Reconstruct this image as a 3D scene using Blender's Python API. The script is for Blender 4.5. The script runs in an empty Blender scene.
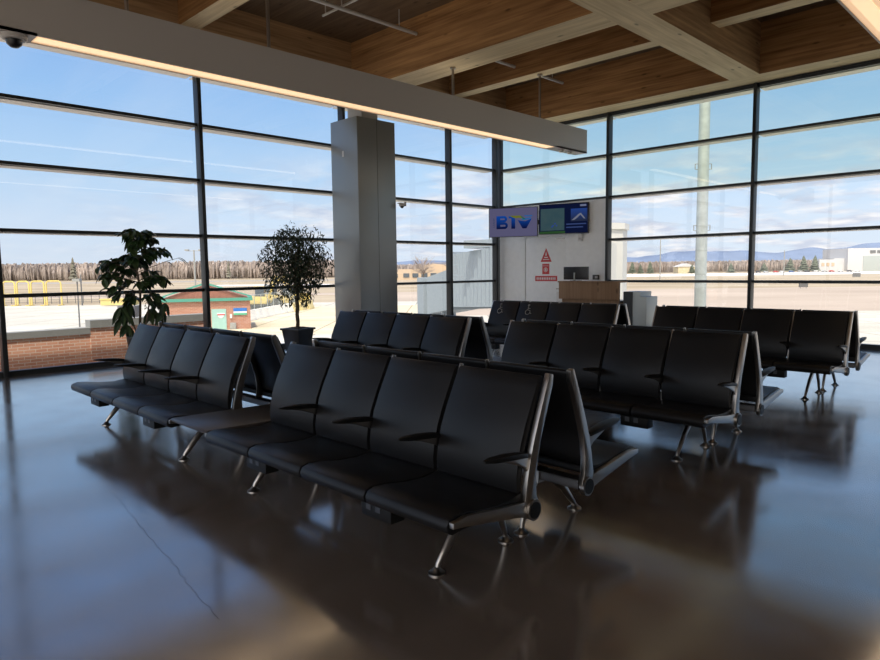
import bpy, bmesh, math, random
from math import sin, cos, pi, radians, sqrt, atan2
from mathutils import Vector, Matrix
random.seed(7)
sc = bpy.context.scene
COL = sc.collection

# ------------------------------------------------------------------ camera
cam_d = bpy.data.cameras.new('camera'); cam = bpy.data.objects.new('camera', cam_d); COL.objects.link(cam)
FPX, PIT, ROL, YAW = 654.8833, 0.0915, -0.0120, 0.7839
cam_d.sensor_fit = 'HORIZONTAL'; cam_d.sensor_width = 36.0
cam_d.lens = 36.0 * FPX / 880.0
cam_d.clip_start = 0.05; cam_d.clip_end = 30000
Fv = Vector((-sin(YAW) * cos(PIT), cos(YAW) * cos(PIT), -sin(PIT)))
Rv = Vector((cos(YAW), sin(YAW), 0)); Uv = Rv.cross(Fv)
R2 = Rv * cos(ROL) + Uv * sin(ROL); U2 = -Rv * sin(ROL) + Uv * cos(ROL)
M = Matrix((R2, U2, -Fv)).transposed().to_4x4(); M.translation = Vector((12.1436, -14.6397, 1.6))
cam.matrix_world = M
sc.camera = cam

# ------------------------------------------------------------------ exposure
vs = sc.view_settings
vs.view_transform = 'Standard'; vs.look = 'None'; vs.gamma = 1.0; vs.use_curve_mapping = False
vs.exposure = 0.0

# ------------------------------------------------------------------ world: sky with clouds
W = bpy.data.worlds.new('sky'); sc.world = W; W.use_nodes = True
nt = W.node_tree; nt.nodes.clear()
def N(t, **k):
    n = nt.nodes.new(t)
    for a, b in k.items(): setattr(n, a, b)
    return n
L = lambda a, b: nt.links.new(a, b)
def mth(op, a, b=None, c=None, clamp=False):
    n = N('ShaderNodeMath', operation=op); n.use_clamp = clamp
    for i, v in enumerate((a, b, c)):
        if v is None: continue
        if isinstance(v, (int, float)): n.inputs[i].default_value = v
        else: L(v, n.inputs[i])
    return n.outputs[0]
tc = N('ShaderNodeTexCoord'); sep = N('ShaderNodeSeparateXYZ'); L(tc.outputs['Generated'], sep.inputs[0])
el = mth('MAXIMUM', sep.outputs[2], 0.0)
ramp = N('ShaderNodeValToRGB'); L(el, ramp.inputs[0])
cr = ramp.color_ramp
cr.elements[0].position = 0.0; cr.elements[0].color = (0.74, 0.82, 0.92, 1)
cr.elements[1].position = 1.0; cr.elements[1].color = (0.08, 0.2, 0.60, 1)
for pos, col in ((0.07, (0.66, 0.79, 0.95, 1)), (0.14, (0.50, 0.71, 0.95, 1)), (0.24, (0.345, 0.58, 0.92, 1)), (0.36, (0.235, 0.44, 0.84, 1)), (0.55, (0.15, 0.31, 0.72, 1))):
    e = cr.elements.new(pos); e.color = col
den = mth('ADD', el, 0.15)
cx = mth('DIVIDE', sep.outputs[0], den); cy = mth('DIVIDE', sep.outputs[1], den)
comb = N('ShaderNodeCombineXYZ'); L(cx, comb.inputs[0]); L(cy, comb.inputs[1])
nz = N('ShaderNodeTexNoise'); nz.inputs['Scale'].default_value = 2.4; nz.inputs['Detail'].default_value = 8; nz.inputs['Roughness'].default_value = 0.56
L(comb.outputs[0], nz.inputs['Vector'])
cm = N('ShaderNodeMapRange'); cm.inputs['From Min'].default_value = 0.44; cm.inputs['From Max'].default_value = 0.60; L(nz.outputs[0], cm.inputs['Value'])
# clouds gather over the right (north) side of the view, thin out overhead and to the west
azi = mth('DIVIDE', sep.outputs[1], mth('SQRT', mth('ADD', mth('MULTIPLY', sep.outputs[0], sep.outputs[0]), mth('ADD', mth('MULTIPLY', sep.outputs[1], sep.outputs[1]), 1e-4))))
am = N('ShaderNodeMapRange'); am.inputs['From Min'].default_value = 0.25; am.inputs['From Max'].default_value = 0.75; am.inputs['To Min'].default_value = 0.10; L(azi, am.inputs['Value'])
em_ = N('ShaderNodeMapRange'); em_.inputs['From Min'].default_value = 0.11; em_.inputs['From Max'].default_value = 0.17; em_.inputs['To Min'].default_value = 1.0; em_.inputs['To Max'].default_value = 0.10; L(el, em_.inputs['Value'])
fac = mth('MULTIPLY', mth('MULTIPLY', cm.outputs[0], am.outputs[0]), em_.outputs[0], clamp=True)
nz2 = N('ShaderNodeTexNoise'); nz2.inputs['Scale'].default_value = 4.5; nz2.inputs['Detail'].default_value = 5; L(comb.outputs[0], nz2.inputs['Vector'])
ccol = N('ShaderNodeMixRGB'); ccol.inputs[1].default_value = (0.62, 0.67, 0.80, 1); ccol.inputs[2].default_value = (0.97, 0.95, 0.96, 1)
cmm = N('ShaderNodeMapRange'); cmm.inputs['From Min'].default_value = 0.40; cmm.inputs['From Max'].default_value = 0.62; L(nz2.outputs[0], cmm.inputs['Value']); L(cmm.outputs[0], ccol.inputs[0])
# thin high streaks
mp = N('ShaderNodeMapping'); mp.inputs['Scale'].default_value = (0.5, 3.2, 1); mp.inputs['Rotation'].default_value = (0, 0, 0.6); L(comb.outputs[0], mp.inputs[0])
nz3 = N('ShaderNodeTexNoise'); nz3.inputs['Scale'].default_value = 0.9; nz3.inputs['Detail'].default_value = 4; L(mp.outputs[0], nz3.inputs['Vector'])
sm = N('ShaderNodeMapRange'); sm.inputs['From Min'].default_value = 0.5; sm.inputs['From Max'].default_value = 0.75; sm.inputs['To Max'].default_value = 0.16; L(nz3.outputs[0], sm.inputs['Value'])
m0 = N('ShaderNodeMixRGB'); L(sm.outputs[0], m0.inputs[0]); L(ramp.outputs[0], m0.inputs[1]); m0.inputs[2].default_value = (0.85, 0.9, 0.97, 1)
m1 = N('ShaderNodeMixRGB'); L(fac, m1.inputs[0]); L(m0.outputs[0], m1.inputs[1]); L(ccol.outputs[0], m1.inputs[2])
bg = N('ShaderNodeBackground'); L(m1.outputs[0], bg.inputs[0])
# sky glow added sunward to brighten the hall (behind and above the viewer)
dt = N('ShaderNodeVectorMath', operation='DOT_PRODUCT'); L(tc.outputs['Generated'], dt.inputs[0]); dt.inputs[1].default_value = Vector((0.30, -0.62, 0.72)).normalized()
gl_s = mth('MULTIPLY', mth('POWER', mth('MAXIMUM', dt.outputs['Value'], 0.0), 3.0), 3.0); bg.inputs[1].default_value = 1.03
bg2 = N('ShaderNodeBackground'); bg2.inputs[0].default_value = (1.0, 0.84, 0.62, 1); L(gl_s, bg2.inputs[1])
wadd = N('ShaderNodeAddShader'); L(bg.outputs[0], wadd.inputs[0]); L(bg2.outputs[0], wadd.inputs[1])
ow = N('ShaderNodeOutputWorld'); L(wadd.outputs[0], ow.inputs[0])

# ------------------------------------------------------------------ sun
sd = bpy.data.lights.new('sun', 'SUN'); sd.energy = 4.3; sd.angle = radians(0.6); sd.color = (1.0, 0.93, 0.80)
so = bpy.data.objects.new('sun', sd); COL.objects.link(so)
SDIR = Vector((0.30, -0.30, 0.878)).normalized()
so.rotation_euler = SDIR.to_track_quat('Z', 'Y').to_euler(); so.location = (30, -30, 60)

# ------------------------------------------------------------------ materials
def mat(name, col, rough=0.6, metal=0.0, spec=0.5, noise=0.0, nscale=8.0, bump=0.0, bscale=40.0, stretch=None, emit=None, estr=0.0, col2=None, rvar=0.0):
    m = bpy.data.materials.new(name); m.use_nodes = True
    t = m.node_tree; b = t.nodes['Principled BSDF']
    c4 = (*col, 1)
    b.inputs['Base Color'].default_value = c4; b.inputs['Roughness'].default_value = rough
    b.inputs['Metallic'].default_value = metal; b.inputs['Specular IOR Level'].default_value = spec
    co = t.nodes.new('ShaderNodeTexCoord'); mpn = t.nodes.new('ShaderNodeMapping')
    t.links.new(co.outputs['Object'], mpn.inputs[0])
    if stretch: mpn.inputs['Scale'].default_value = stretch
    n = t.nodes.new('ShaderNodeTexNoise'); n.inputs['Scale'].default_value = nscale; n.inputs['Detail'].default_value = 6
    t.links.new(mpn.outputs[0], n.inputs['Vector'])
    if noise > 0 or col2:
        mr = t.nodes.new('ShaderNodeMapRange'); mr.inputs['From Min'].default_value = 0.3; mr.inputs['From Max'].default_value = 0.7
        t.links.new(n.outputs[0], mr.inputs['Value'])
        mx = t.nodes.new('ShaderNodeMixRGB')
        lo = col2 if col2 else tuple(max(0, c * (1 - noise)) for c in col)
        hi = col if col2 else tuple(min(1, c * (1 + noise)) for c in col)
        mx.inputs[1].default_value = (*lo, 1); mx.inputs[2].default_value = (*hi, 1)
        t.links.new(mr.outputs[0], mx.inputs[0]); t.links.new(mx.outputs[0], b.inputs['Base Color'])
    if rvar > 0:
        r = t.nodes.new('ShaderNodeMapRange'); r.inputs['To Min'].default_value = rough - rvar; r.inputs['To Max'].default_value = rough + rvar
        r.inputs['From Min'].default_value = 0.3; r.inputs['From Max'].default_value = 0.7
        t.links.new(n.outputs[0], r.inputs['Value']); t.links.new(r.outputs[0], b.inputs['Roughness'])
    if bump > 0:
        n2 = t.nodes.new('ShaderNodeTexNoise'); n2.inputs['Scale'].default_value = bscale; n2.inputs['Detail'].default_value = 3
        t.links.new(co.outputs['Object'], n2.inputs['Vector'])
        bp = t.nodes.new('ShaderNodeBump'); bp.inputs['Strength'].default_value = bump; bp.inputs['Distance'].default_value = 0.01
        t.links.new(n2.outputs[0], bp.inputs['Height']); t.links.new(bp.outputs[0], b.inputs['Normal'])
    if emit:
        b.inputs['Emission Color'].default_value = (*emit, 1); b.inputs['Emission Strength'].default_value = estr
    return m

def glass_mat(name, tint):
    m = bpy.data.materials.new(name); m.use_nodes = True; t = m.node_tree; t.nodes.clear()
    o = t.nodes.new('ShaderNodeOutputMaterial'); tr = t.nodes.new('ShaderNodeBsdfTransparent'); gl = t.nodes.new('ShaderNodeBsdfGlossy')
    tr.inputs[0].default_value = (*tint, 1); gl.inputs['Roughness'].default_value = 0.0; gl.inputs[0].default_value = (1, 1, 1, 1)
    lw = t.nodes.new('ShaderNodeLayerWeight'); lw.inputs[0].default_value = 0.5
    pw = t.nodes.new('ShaderNodeMath'); pw.operation = 'POWER'; pw.inputs[1].default_value = 5.0; t.links.new(lw.outputs['Facing'], pw.inputs[0])
    fr = t.nodes.new('ShaderNodeMath'); fr.operation = 'MULTIPLY_ADD'; fr.inputs[1].default_value = 0.94; fr.inputs[2].default_value = 0.06; t.links.new(pw.outputs[0], fr.inputs[0])
    mx = t.nodes.new('ShaderNodeMixShader')
    t.links.new(fr.outputs[0], mx.inputs[0]); t.links.new(tr.outputs[0], mx.inputs[1]); t.links.new(gl.outputs[0], mx.inputs[2]); t.links.new(mx.outputs[0], o.inputs[0])
    return m

def brick_mat(name, c1, c2, mortar, sx, sz, bumpy=True, axes='XZ'):
    m = bpy.data.materials.new(name); m.use_nodes = True; t = m.node_tree; b = t.nodes['Principled BSDF']
    co = t.nodes.new('ShaderNodeTexCoord'); s = t.nodes.new('ShaderNodeSeparateXYZ'); t.links.new(co.outputs['Object'], s.inputs[0])
    c = t.nodes.new('ShaderNodeCombineXYZ'); t.links.new(s.outputs['XYZ'.index(axes[0])], c.inputs[0]); t.links.new(s.outputs['XYZ'.index(axes[1])], c.inputs[1])
    br = t.nodes.new('ShaderNodeTexBrick'); t.links.new(c.outputs[0], br.inputs['Vector'])
    br.inputs['Color1'].default_value = (*c1, 1); br.inputs['Color2'].default_value = (*c2, 1); br.inputs['Mortar'].default_value = (*mortar, 1)
    br.inputs['Scale'].default_value = 1.0; br.inputs['Brick Width'].default_value = sx; br.inputs['Row Height'].default_value = sz; br.inputs['Mortar Size'].default_value = sz * 0.09
    t.links.new(br.outputs[0], b.inputs['Base Color']); b.inputs['Roughness'].default_value = 0.9
    return m

def wood_mat(name, c_lo, c_hi, axis=0):
    # glue-laminated timber: thin horizontal lamellas, grain along the beam
    m = bpy.data.materials.new(name); m.use_nodes = True; t = m.node_tree; b = t.nodes['Principled BSDF']
    co = t.nodes.new('ShaderNodeTexCoord'); mp_ = t.nodes.new('ShaderNodeMapping'); t.links.new(co.outputs['Object'], mp_.inputs[0])
    scl = [30, 30, 26]; scl[axis] = 0.35
    mp_.inputs['Scale'].default_value = scl
    n = t.nodes.new('ShaderNodeTexNoise'); n.inputs['Scale'].default_value = 1.0; n.inputs['Detail'].default_value = 5; n.inputs['Roughness'].default_value = 0.6
    t.links.new(mp_.outputs[0], n.inputs['Vector'])
    mp2 = t.nodes.new('ShaderNodeMapping'); s2 = [5, 5, 7]; s2[axis] = 0.5; mp2.inputs['Scale'].default_value = s2; t.links.new(co.outputs['Object'], mp2.inputs[0])
    n2 = t.nodes.new('ShaderNodeTexNoise'); n2.inputs['Scale'].default_value = 2.0; n2.inputs['Detail'].default_value = 3; t.links.new(mp2.outputs[0], n2.inputs['Vector'])
    ad = t.nodes.new('ShaderNodeMath'); ad.operation = 'ADD'; t.links.new(n.outputs[0], ad.inputs[0]); t.links.new(n2.outputs[0], ad.inputs[1])
    mr = t.nodes.new('ShaderNodeMapRange'); mr.inputs['From Min'].default_value = 0.68; mr.inputs['From Max'].default_value = 1.32; t.links.new(ad.outputs[0], mr.inputs['Value'])
    mx = t.nodes.new('ShaderNodeMixRGB'); mx.inputs[1].default_value = (*c_lo, 1); mx.inputs[2].default_value = (*c_hi, 1)
    t.links.new(mr.outputs[0], mx.inputs[0])
    # knots
    v = t.nodes.new('ShaderNodeTexVoronoi'); mp3 = t.nodes.new('ShaderNodeMapping'); s3 = [4, 4, 5]; s3[axis] = 1.6; mp3.inputs['Scale'].default_value = s3
    t.links.new(co.outputs['Object'], mp3.inputs[0]); t.links.new(mp3.outputs[0], v.inputs['Vector']); v.inputs['Scale'].default_value = 1.0
    kr = t.nodes.new('ShaderNodeMapRange'); kr.inputs['From Min'].default_value = 0.05; kr.inputs['From Max'].default_value = 0.13; kr.inputs['To Min'].default_value = 0.35; t.links.new(v.outputs['Distance'], kr.inputs['Value'])
    mk = t.nodes.new('ShaderNodeMixRGB'); mk.blend_type = 'MULTIPLY'; mk.inputs[0].default_value = 0.8; t.links.new(mx.outputs[0], mk.inputs[1])
    t.links.new(kr.outputs[0], mk.inputs[2]); t.links.new(mk.outputs[0], b.inputs['Base Color'])
    b.inputs['Roughness'].default_value = 0.7; b.inputs['Specular IOR Level'].default_value = 0.25
    return m

MT = {}
MT['leather'] = mat('black leatherette', (0.009, 0.009, 0.010), 0.36, spec=0.26, bump=0.10, bscale=260, rvar=0.04, nscale=5)
MT['alu'] = mat('satin aluminium', (0.40, 0.375, 0.35), 0.30, metal=1.0)
MT['alu_dark'] = mat('dark beam', (0.10, 0.10, 0.105), 0.4, metal=0.8)
MT['plastic'] = mat('black plastic', (0.008, 0.008, 0.008), 0.45, spec=0.25)
MT['laminate'] = mat('dark grey laminate', (0.055, 0.048, 0.045), 0.33, noise=0.1)
MT['frame'] = mat('dark window frame', (0.028, 0.032, 0.035), 0.42, metal=0.3)
MT['fin'] = mat('pale anodised sill', (0.78, 0.74, 0.68), 0.5, metal=0.2)
MT['clad'] = mat('grey metal cladding', (0.27, 0.285, 0.285), 0.36, metal=0.35, rvar=0.04, nscale=3)
MT['steelp'] = mat('painted steel', (0.45, 0.44, 0.42), 0.5)
MT['white'] = mat('white wall paint', (0.88, 0.90, 0.90), 0.7, noise=0.03)
MT['backwall'] = mat('pale interior wall', (0.30, 0.27, 0.24), 0.8)
MT['pendant'] = mat('grey pendant housing', (0.52, 0.49, 0.465), 0.5)
MT['glow'] = mat('warm diffuser', (0.9, 0.8, 0.6), 0.5, emit=(1.0, 0.70, 0.40), estr=0.95)
MT['glow_dim'] = mat('warm diffuser lip', (0.9, 0.8, 0.6), 0.5, emit=(1.0, 0.60, 0.33), estr=0.68)
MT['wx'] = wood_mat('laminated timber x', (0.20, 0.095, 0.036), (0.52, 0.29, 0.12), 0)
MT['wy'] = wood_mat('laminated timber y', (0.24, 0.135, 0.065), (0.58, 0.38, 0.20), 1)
MT['wbx'] = wood_mat('pale lamella with painted light x', (0.60, 0.47, 0.27), (0.86, 0.71, 0.46), 0)  # beam undersides: paler wood, with light from below also put into the colour
MT['wby'] = wood_mat('pale lamella with painted light y', (0.60, 0.47, 0.27), (0.86, 0.71, 0.46), 1)
MT['deck'] = wood_mat('timber deck', (0.13, 0.085, 0.05), (0.24, 0.165, 0.10), 0)
MT['pipe'] = mat('white painted pipe', (0.55, 0.54, 0.52), 0.4)
MT['glassA'] = glass_mat('clear glass', (0.96, 0.98, 1.0))
MT['glassB'] = glass_mat('clear glass north', (0.97, 0.985, 0.99))
MT['glassT'] = glass_mat('tinted glass', (0.85, 0.92, 0.84))
MT['oak'] = wood_mat('podium oak laminate', (0.24, 0.145, 0.085), (0.34, 0.22, 0.135), 2)
MT['inox'] = mat('brushed steel', (0.40, 0.42, 0.41), 0.42, metal=0.6)
MT['pot'] = mat('dark glazed pot', (0.014, 0.015, 0.017), 0.3)
MT['soil'] = mat('potting soil', (0.03, 0.02, 0.013), 0.95, noise=0.4, nscale=40)
MT['bark'] = mat('plant bark', (0.10, 0.075, 0.05), 0.85, noise=0.4, nscale=30)
MT['leaf'] = mat('dark green leaf', (0.035, 0.075, 0.022), 0.42, col2=(0.018, 0.04, 0.014), nscale=6)
MT['leaf2'] = mat('small green leaf', (0.022, 0.042, 0.016), 0.5, col2=(0.012, 0.022, 0.010), nscale=12)
MT['black'] = mat('black casing', (0.01, 0.01, 0.012), 0.3)
MT['red'] = mat('red sign', (0.55, 0.04, 0.04), 0.5)
MT['signw'] = mat('white sign', (0.75, 0.74, 0.72), 0.5)
# outdoors
MT['brick'] = brick_mat('red brick', (0.82, 0.42, 0.27), (0.70, 0.32, 0.20), (0.85, 0.72, 0.60), 0.20, 0.062, axes='YZ')
MT['brickf'] = brick_mat('far red brick', (0.42, 0.20, 0.13), (0.36, 0.16, 0.10), (0.50, 0.36, 0.28), 0.4, 0.14, axes='XZ')
MT['coping'] = mat('grey metal coping', (0.30, 0.30, 0.28), 0.6)
MT['green'] = mat('green painted eave', (0.08, 0.30, 0.22), 0.5)
MT['teal'] = mat('pale green door', (0.32, 0.52, 0.46), 0.5)
MT['rust'] = mat('red brown roofing', (0.30, 0.13, 0.09), 0.8, noise=0.15)
MT['yellow'] = mat('safety yellow', (0.72, 0.55, 0.16), 0.5)
MT['palegal'] = mat('galvanised steel', (0.42, 0.46, 0.44), 0.5, metal=0.2, noise=0.12, nscale=4)
MT['bridge'] = mat('pale blue white panel', (0.27, 0.315, 0.345), 0.5, noise=0.05)
MT['bridge_d'] = mat('grey bridge trim', (0.25, 0.29, 0.33), 0.5)
MT['bridge_w'] = mat('cream bridge column', (0.66, 0.65, 0.60), 0.5)
MT['concrete_block'] = mat('white concrete block', (0.88, 0.84, 0.74), 0.8, noise=0.06)
MT['tanb'] = mat('tan stucco', (0.52, 0.40, 0.28), 0.8)
MT['hangar'] = mat('hangar cladding', (0.55, 0.55, 0.55), 0.7)
MT['dkglass'] = mat('dark far glazing', (0.08, 0.10, 0.12), 0.2)
MT['bare'] = mat('bare branches', (0.34, 0.285, 0.25), 0.9, noise=0.35, nscale=0.08)
MT['conifer'] = mat('conifer needles', (0.10, 0.115, 0.08), 0.9, noise=0.3, nscale=0.5)
MT['pine'] = mat('greyish pine needles', (0.16, 0.15, 0.11), 0.9)
MT['hills'] = mat('haze-tinted forested hills', (0.17, 0.22, 0.32), 1.0, spec=0, noise=0.12, nscale=0.003)  # blue aerial haze of the distance is put into this colour
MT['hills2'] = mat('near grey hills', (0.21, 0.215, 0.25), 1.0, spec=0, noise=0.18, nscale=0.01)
MT['wire'] = mat('dark fence steel', (0.13, 0.13, 0.13), 0.6)

def ground_mat(name, c1, c2, scale, joints=None):
    m = bpy.data.materials.new(name); m.use_nodes = True; t = m.node_tree; b = t.nodes['Principled BSDF']
    co = t.nodes.new('ShaderNodeTexCoord'); mp_ = t.nodes.new('ShaderNodeMapping'); t.links.new(co.outputs['Object'], mp_.inputs[0]); mp_.inputs['Scale'].default_value = (1, 2.2, 1)
    n = t.nodes.new('ShaderNodeTexNoise'); n.inputs['Scale'].default_value = scale; n.inputs['Detail'].default_value = 7; t.links.new(mp_.outputs[0], n.inputs['Vector'])
    mr = t.nodes.new('ShaderNodeMapRange'); mr.inputs['From Min'].default_value = 0.35; mr.inputs['From Max'].default_value = 0.65; t.links.new(n.outputs[0], mr.inputs['Value'])
    mx = t.nodes.new('ShaderNodeMixRGB'); mx.inputs[1].default_value = (*c1, 1); mx.inputs[2].default_value = (*c2, 1); t.links.new(mr.outputs[0], mx.inputs[0])
    out = mx.outputs[0]
    if joints:
        br = t.nodes.new('ShaderNodeTexBrick'); t.links.new(co.outputs['Object'], br.inputs['Vector']); br.offset = 0
        br.inputs['Color1'].default_value = (1, 1, 1, 1); br.inputs['Color2'].default_value = (.94, .94, .93, 1); br.inputs['Mortar'].default_value = (.45, .43, .4, 1)
        br.inputs['Scale'].default_value = 1; br.inputs['Brick Width'].default_value = joints; br.inputs['Row Height'].default_value = joints; br.inputs['Mortar Size'].default_value = 0.08
        mm = t.nodes.new('ShaderNodeMixRGB'); mm.blend_type = 'MULTIPLY'; mm.inputs[0].default_value = 1; t.links.new(out, mm.inputs[1]); t.links.new(br.outputs[0], mm.inputs[2]); out = mm.outputs[0]
    t.links.new(out, b.inputs['Base Color']); b.inputs['Roughness'].default_value = 0.95; b.inputs['Specular IOR Level'].default_value = 0.1
    return m
MT['grass'] = ground_mat('dry winter grass', (0.33, 0.27, 0.19), (0.45, 0.38, 0.28), 0.02)
MT['apron'] = ground_mat('sunlit concrete apron', (0.50, 0.48, 0.42), (0.60, 0.575, 0.51), 0.06, 7.5)
MT['apron_y'] = ground_mat('weathered concrete apron', (0.60, 0.52, 0.36), (0.70, 0.62, 0.47), 0.08, 7.5)
MT['asph'] = ground_mat('old pinkish taxiway', (0.38, 0.32, 0.26), (0.50, 0.42, 0.35), 0.015)
MT['runway'] = ground_mat('pale runway', (0.72, 0.70, 0.67), (0.8, 0.78, 0.75), 0.01)
MT['road'] = ground_mat('grey perimeter road', (0.30, 0.29, 0.29), (0.36, 0.35, 0.34), 0.02)

def floor_mat():
    m = bpy.data.materials.new('polished concrete'); m.use_nodes = True; t = m.node_tree; b = t.nodes['Principled BSDF']
    co = t.nodes.new('ShaderNodeTexCoord')
    n = t.nodes.new('ShaderNodeTexNoise'); n.inputs['Scale'].default_value = 0.9; n.inputs['Detail'].default_value = 8; n.inputs['Roughness'].default_value = 0.6; t.links.new(co.outputs['Object'], n.inputs['Vector'])
    mr = t.nodes.new('ShaderNodeMapRange'); mr.inputs['From Min'].default_value = 0.3; mr.inputs['From Max'].default_value = 0.7; t.links.new(n.outputs[0], mr.inputs['Value'])
    mx = t.nodes.new('ShaderNodeMixRGB'); mx.inputs[1].default_value = (0.125, 0.099, 0.081, 1); mx.inputs[2].default_value = (0.175, 0.142, 0.118, 1); t.links.new(mr.outputs[0], mx.inputs[0])
    n2 = t.nodes.new('ShaderNodeTexNoise'); n2.inputs['Scale'].default_value = 90; n2.inputs['Detail'].default_value = 3; t.links.new(co.outputs['Object'], n2.inputs['Vector'])
    mr2 = t.nodes.new('ShaderNodeMapRange'); mr2.inputs['To Min'].default_value = 0.82; mr2.inputs['To Max'].default_value = 1.15; t.links.new(n2.outputs[0], mr2.inputs['Value'])
    mm = t.nodes.new('ShaderNodeMixRGB'); mm.blend_type = 'MULTIPLY'; mm.inputs[0].default_value = 1; t.links.new(mx.outputs[0], mm.inputs[1]); t.links.new(mr2.outputs[0], mm.inputs[2])
    t.links.new(mm.outputs[0], b.inputs['Base Color'])
    rr = t.nodes.new('ShaderNodeMapRange'); rr.inputs['From Min'].default_value = 0.3; rr.inputs['From Max'].default_value = 0.7; rr.inputs['To Min'].default_value = 0.11; rr.inputs['To Max'].default_value = 0.19
    n3 = t.nodes.new('ShaderNodeTexNoise'); n3.inputs['Scale'].default_value = 2.3; n3.inputs['Detail'].default_value = 9; t.links.new(co.outputs['Object'], n3.inputs['Vector'])
    t.links.new(n3.outputs[0], rr.inputs['Value']); t.links.new(rr.outputs[0], b.inputs['Roughness'])
    b.inputs['Specular IOR Level'].default_value = 0.9
    b.inputs['Coat Weight'].default_value = 1.0; b.inputs['Coat IOR'].default_value = 2.6; t.links.new(rr.outputs[0], b.inputs['Coat Roughness']); b.inputs['Coat Tint'].default_value = (1, 1, 1, 1)
    return m
MT['floor'] = floor_mat()

# ------------------------------------------------------------------ mesh helpers
def nb(): return bmesh.new()
def abox(bm, x0, y0, z0, x1, y1, z1, mi=0):
    vs_ = [bm.verts.new(p) for p in ((x0,y0,z0),(x1,y0,z0),(x1,y1,z0),(x0,y1,z0),(x0,y0,z1),(x1,y0,z1),(x1,y1,z1),(x0,y1,z1))]
    fs = []
    for f in ((3,2,1,0),(4,5,6,7),(0,1,5,4),(1,2,6,5),(2,3,7,6),(3,0,4,7)):
        g = bm.faces.new([vs_[i] for i in f]); g.material_index = mi; fs.append(g)
    return vs_
def prism(bm, poly, x0, x1, axis='x'):
    # poly: list of (a,b); axis x -> (x, a, b); axis y -> (a, y, b); axis z -> (a, b, z)
    def P(a, b, c):
        return (c, a, b) if axis == 'x' else ((a, c, b) if axis == 'y' else (a, b, c))
    A = [bm.verts.new(P(a, b, x0)) for a, b in poly]; B = [bm.verts.new(P(a, b, x1)) for a, b in poly]
    n = len(poly)
    bm.faces.new(A); bm.faces.new(B[::-1])
    for i in range(n): bm.faces.new((A[i], B[i], B[(i+1) % n], A[(i+1) % n]))
def ribbon(pts, w0=None):
    # pts (a, b, halfwidth) -> closed polygon around the polyline
    L_, R_ = [], []
    n = len(pts)
    for i in range(n):
        a = Vector(pts[max(0, i-1)][:2]); b = Vector(pts[min(n-1, i+1)][:2]); d = (b - a).normalized(); nrm = Vector((-d.y, d.x)); p = Vector(pts[i][:2]); h = pts[i][2]
        L_.append(tuple(p + nrm * h)); R_.append(tuple(p - nrm * h))
    return L_ + R_[::-1]
def tube(bm, pts, rad, seg=10, caps=True):
    rings = []; n = len(pts); prev = None
    for i, p in enumerate(pts):
        p = Vector(p); a = Vector(pts[max(0, i-1)]); b = Vector(pts[min(n-1, i+1)]); d = (b - a).normalized()
        ref = Vector((0, 0, 1)) if abs(d.z) < 0.9 else Vector((1, 0, 0))
        if prev is not None:
            u = (prev - d * prev.dot(d))
            u = u.normalized() if u.length > 1e-5 else d.cross(ref).normalized()
        else: u = d.cross(ref).normalized()
        prev = u; v = d.cross(u)
        r = rad[i] if isinstance(rad, (list, tuple)) else rad
        rx, ry = r if isinstance(r, tuple) else (r, r)
        rings.append([bm.verts.new(p + u * rx * cos(2*pi*k/seg) + v * ry * sin(2*pi*k/seg)) for k in range(seg)])
    for i in range(n-1):
        for k in range(seg): bm.faces.new((rings[i][k], rings[i][(k+1) % seg], rings[i+1][(k+1) % seg], rings[i+1][k]))
    if caps: bm.faces.new(rings[0][::-1]); bm.faces.new(rings[-1])
def lathe(bm, prof, cx=0, cy=0, seg=20):
    rings = [[bm.verts.new((cx + r*cos(2*pi*k/seg), cy + r*sin(2*pi*k/seg), z)) for k in range(seg)] for r, z in prof]
    for i in range(len(rings)-1):
        for k in range(seg): bm.faces.new((rings[i][k], rings[i][(k+1) % seg], rings[i+1][(k+1) % seg], rings[i+1][k]))
    bm.faces.new(rings[0][::-1]); bm.faces.new(rings[-1])
def link(name, bm, m, parent=None, bevel=0.0, bseg=2, smooth=True, ang=35, norm=True):
    if norm: bmesh.ops.recalc_face_normals(bm, faces=bm.faces)
    if bevel > 0:
        es = [e for e in bm.edges if e.is_manifold and e.calc_face_angle(0) > radians(30)]
        bmesh.ops.bevel(bm, geom=es, offset=bevel, segments=bseg, affect='EDGES', profile=0.6, clamp_overlap=True)
    me = bpy.data.meshes.new(name); bm.to_mesh(me); bm.free()
    for mm in (m if isinstance(m, (list, tuple)) else [m]): me.materials.append(mm)
    if smooth:
        me.polygons.foreach_set('use_smooth', [True]*len(me.polygons)); me.set_sharp_from_angle(angle=radians(ang))
    o = bpy.data.objects.new(name, me); COL.objects.link(o)
    if parent is not None: o.parent = parent
    return o
def tag(o, label, cat, group=None):
    o['label'] = label; o['category'] = cat
    if group: o['group'] = group
    return o
def thing(name, label, cat, loc=(0,0,0), rz=0, group=None):
    o = bpy.data.objects.new(name, None); o.empty_display_size = 0.2; COL.objects.link(o); o.location = loc; o.rotation_euler = (0, 0, rz)
    return tag(o, label, cat, group)
def struct(name, bm, m, parent=None, **k):
    o = link(name, bm, m, parent, **k)
    if parent is None: o['kind'] = 'structure'
    return o
def box_obj(name, x0, y0, z0, x1, y1, z1, m, parent=None, bevel=0, st=False):
    b = nb(); abox(b, x0, y0, z0, x1, y1, z1)
    o = link(name, b, m, parent, bevel=bevel, smooth=bevel > 0)
    if st: o['kind'] = 'structure'
    return o
def kids(o): return [c for c in bpy.data.objects if c.parent == o]
def copy_tree(o, parent=None):
    c = o.copy(); COL.objects.link(c); c.parent = parent
    for ch in kids(o): copy_tree(ch, c)
    return c

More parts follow.
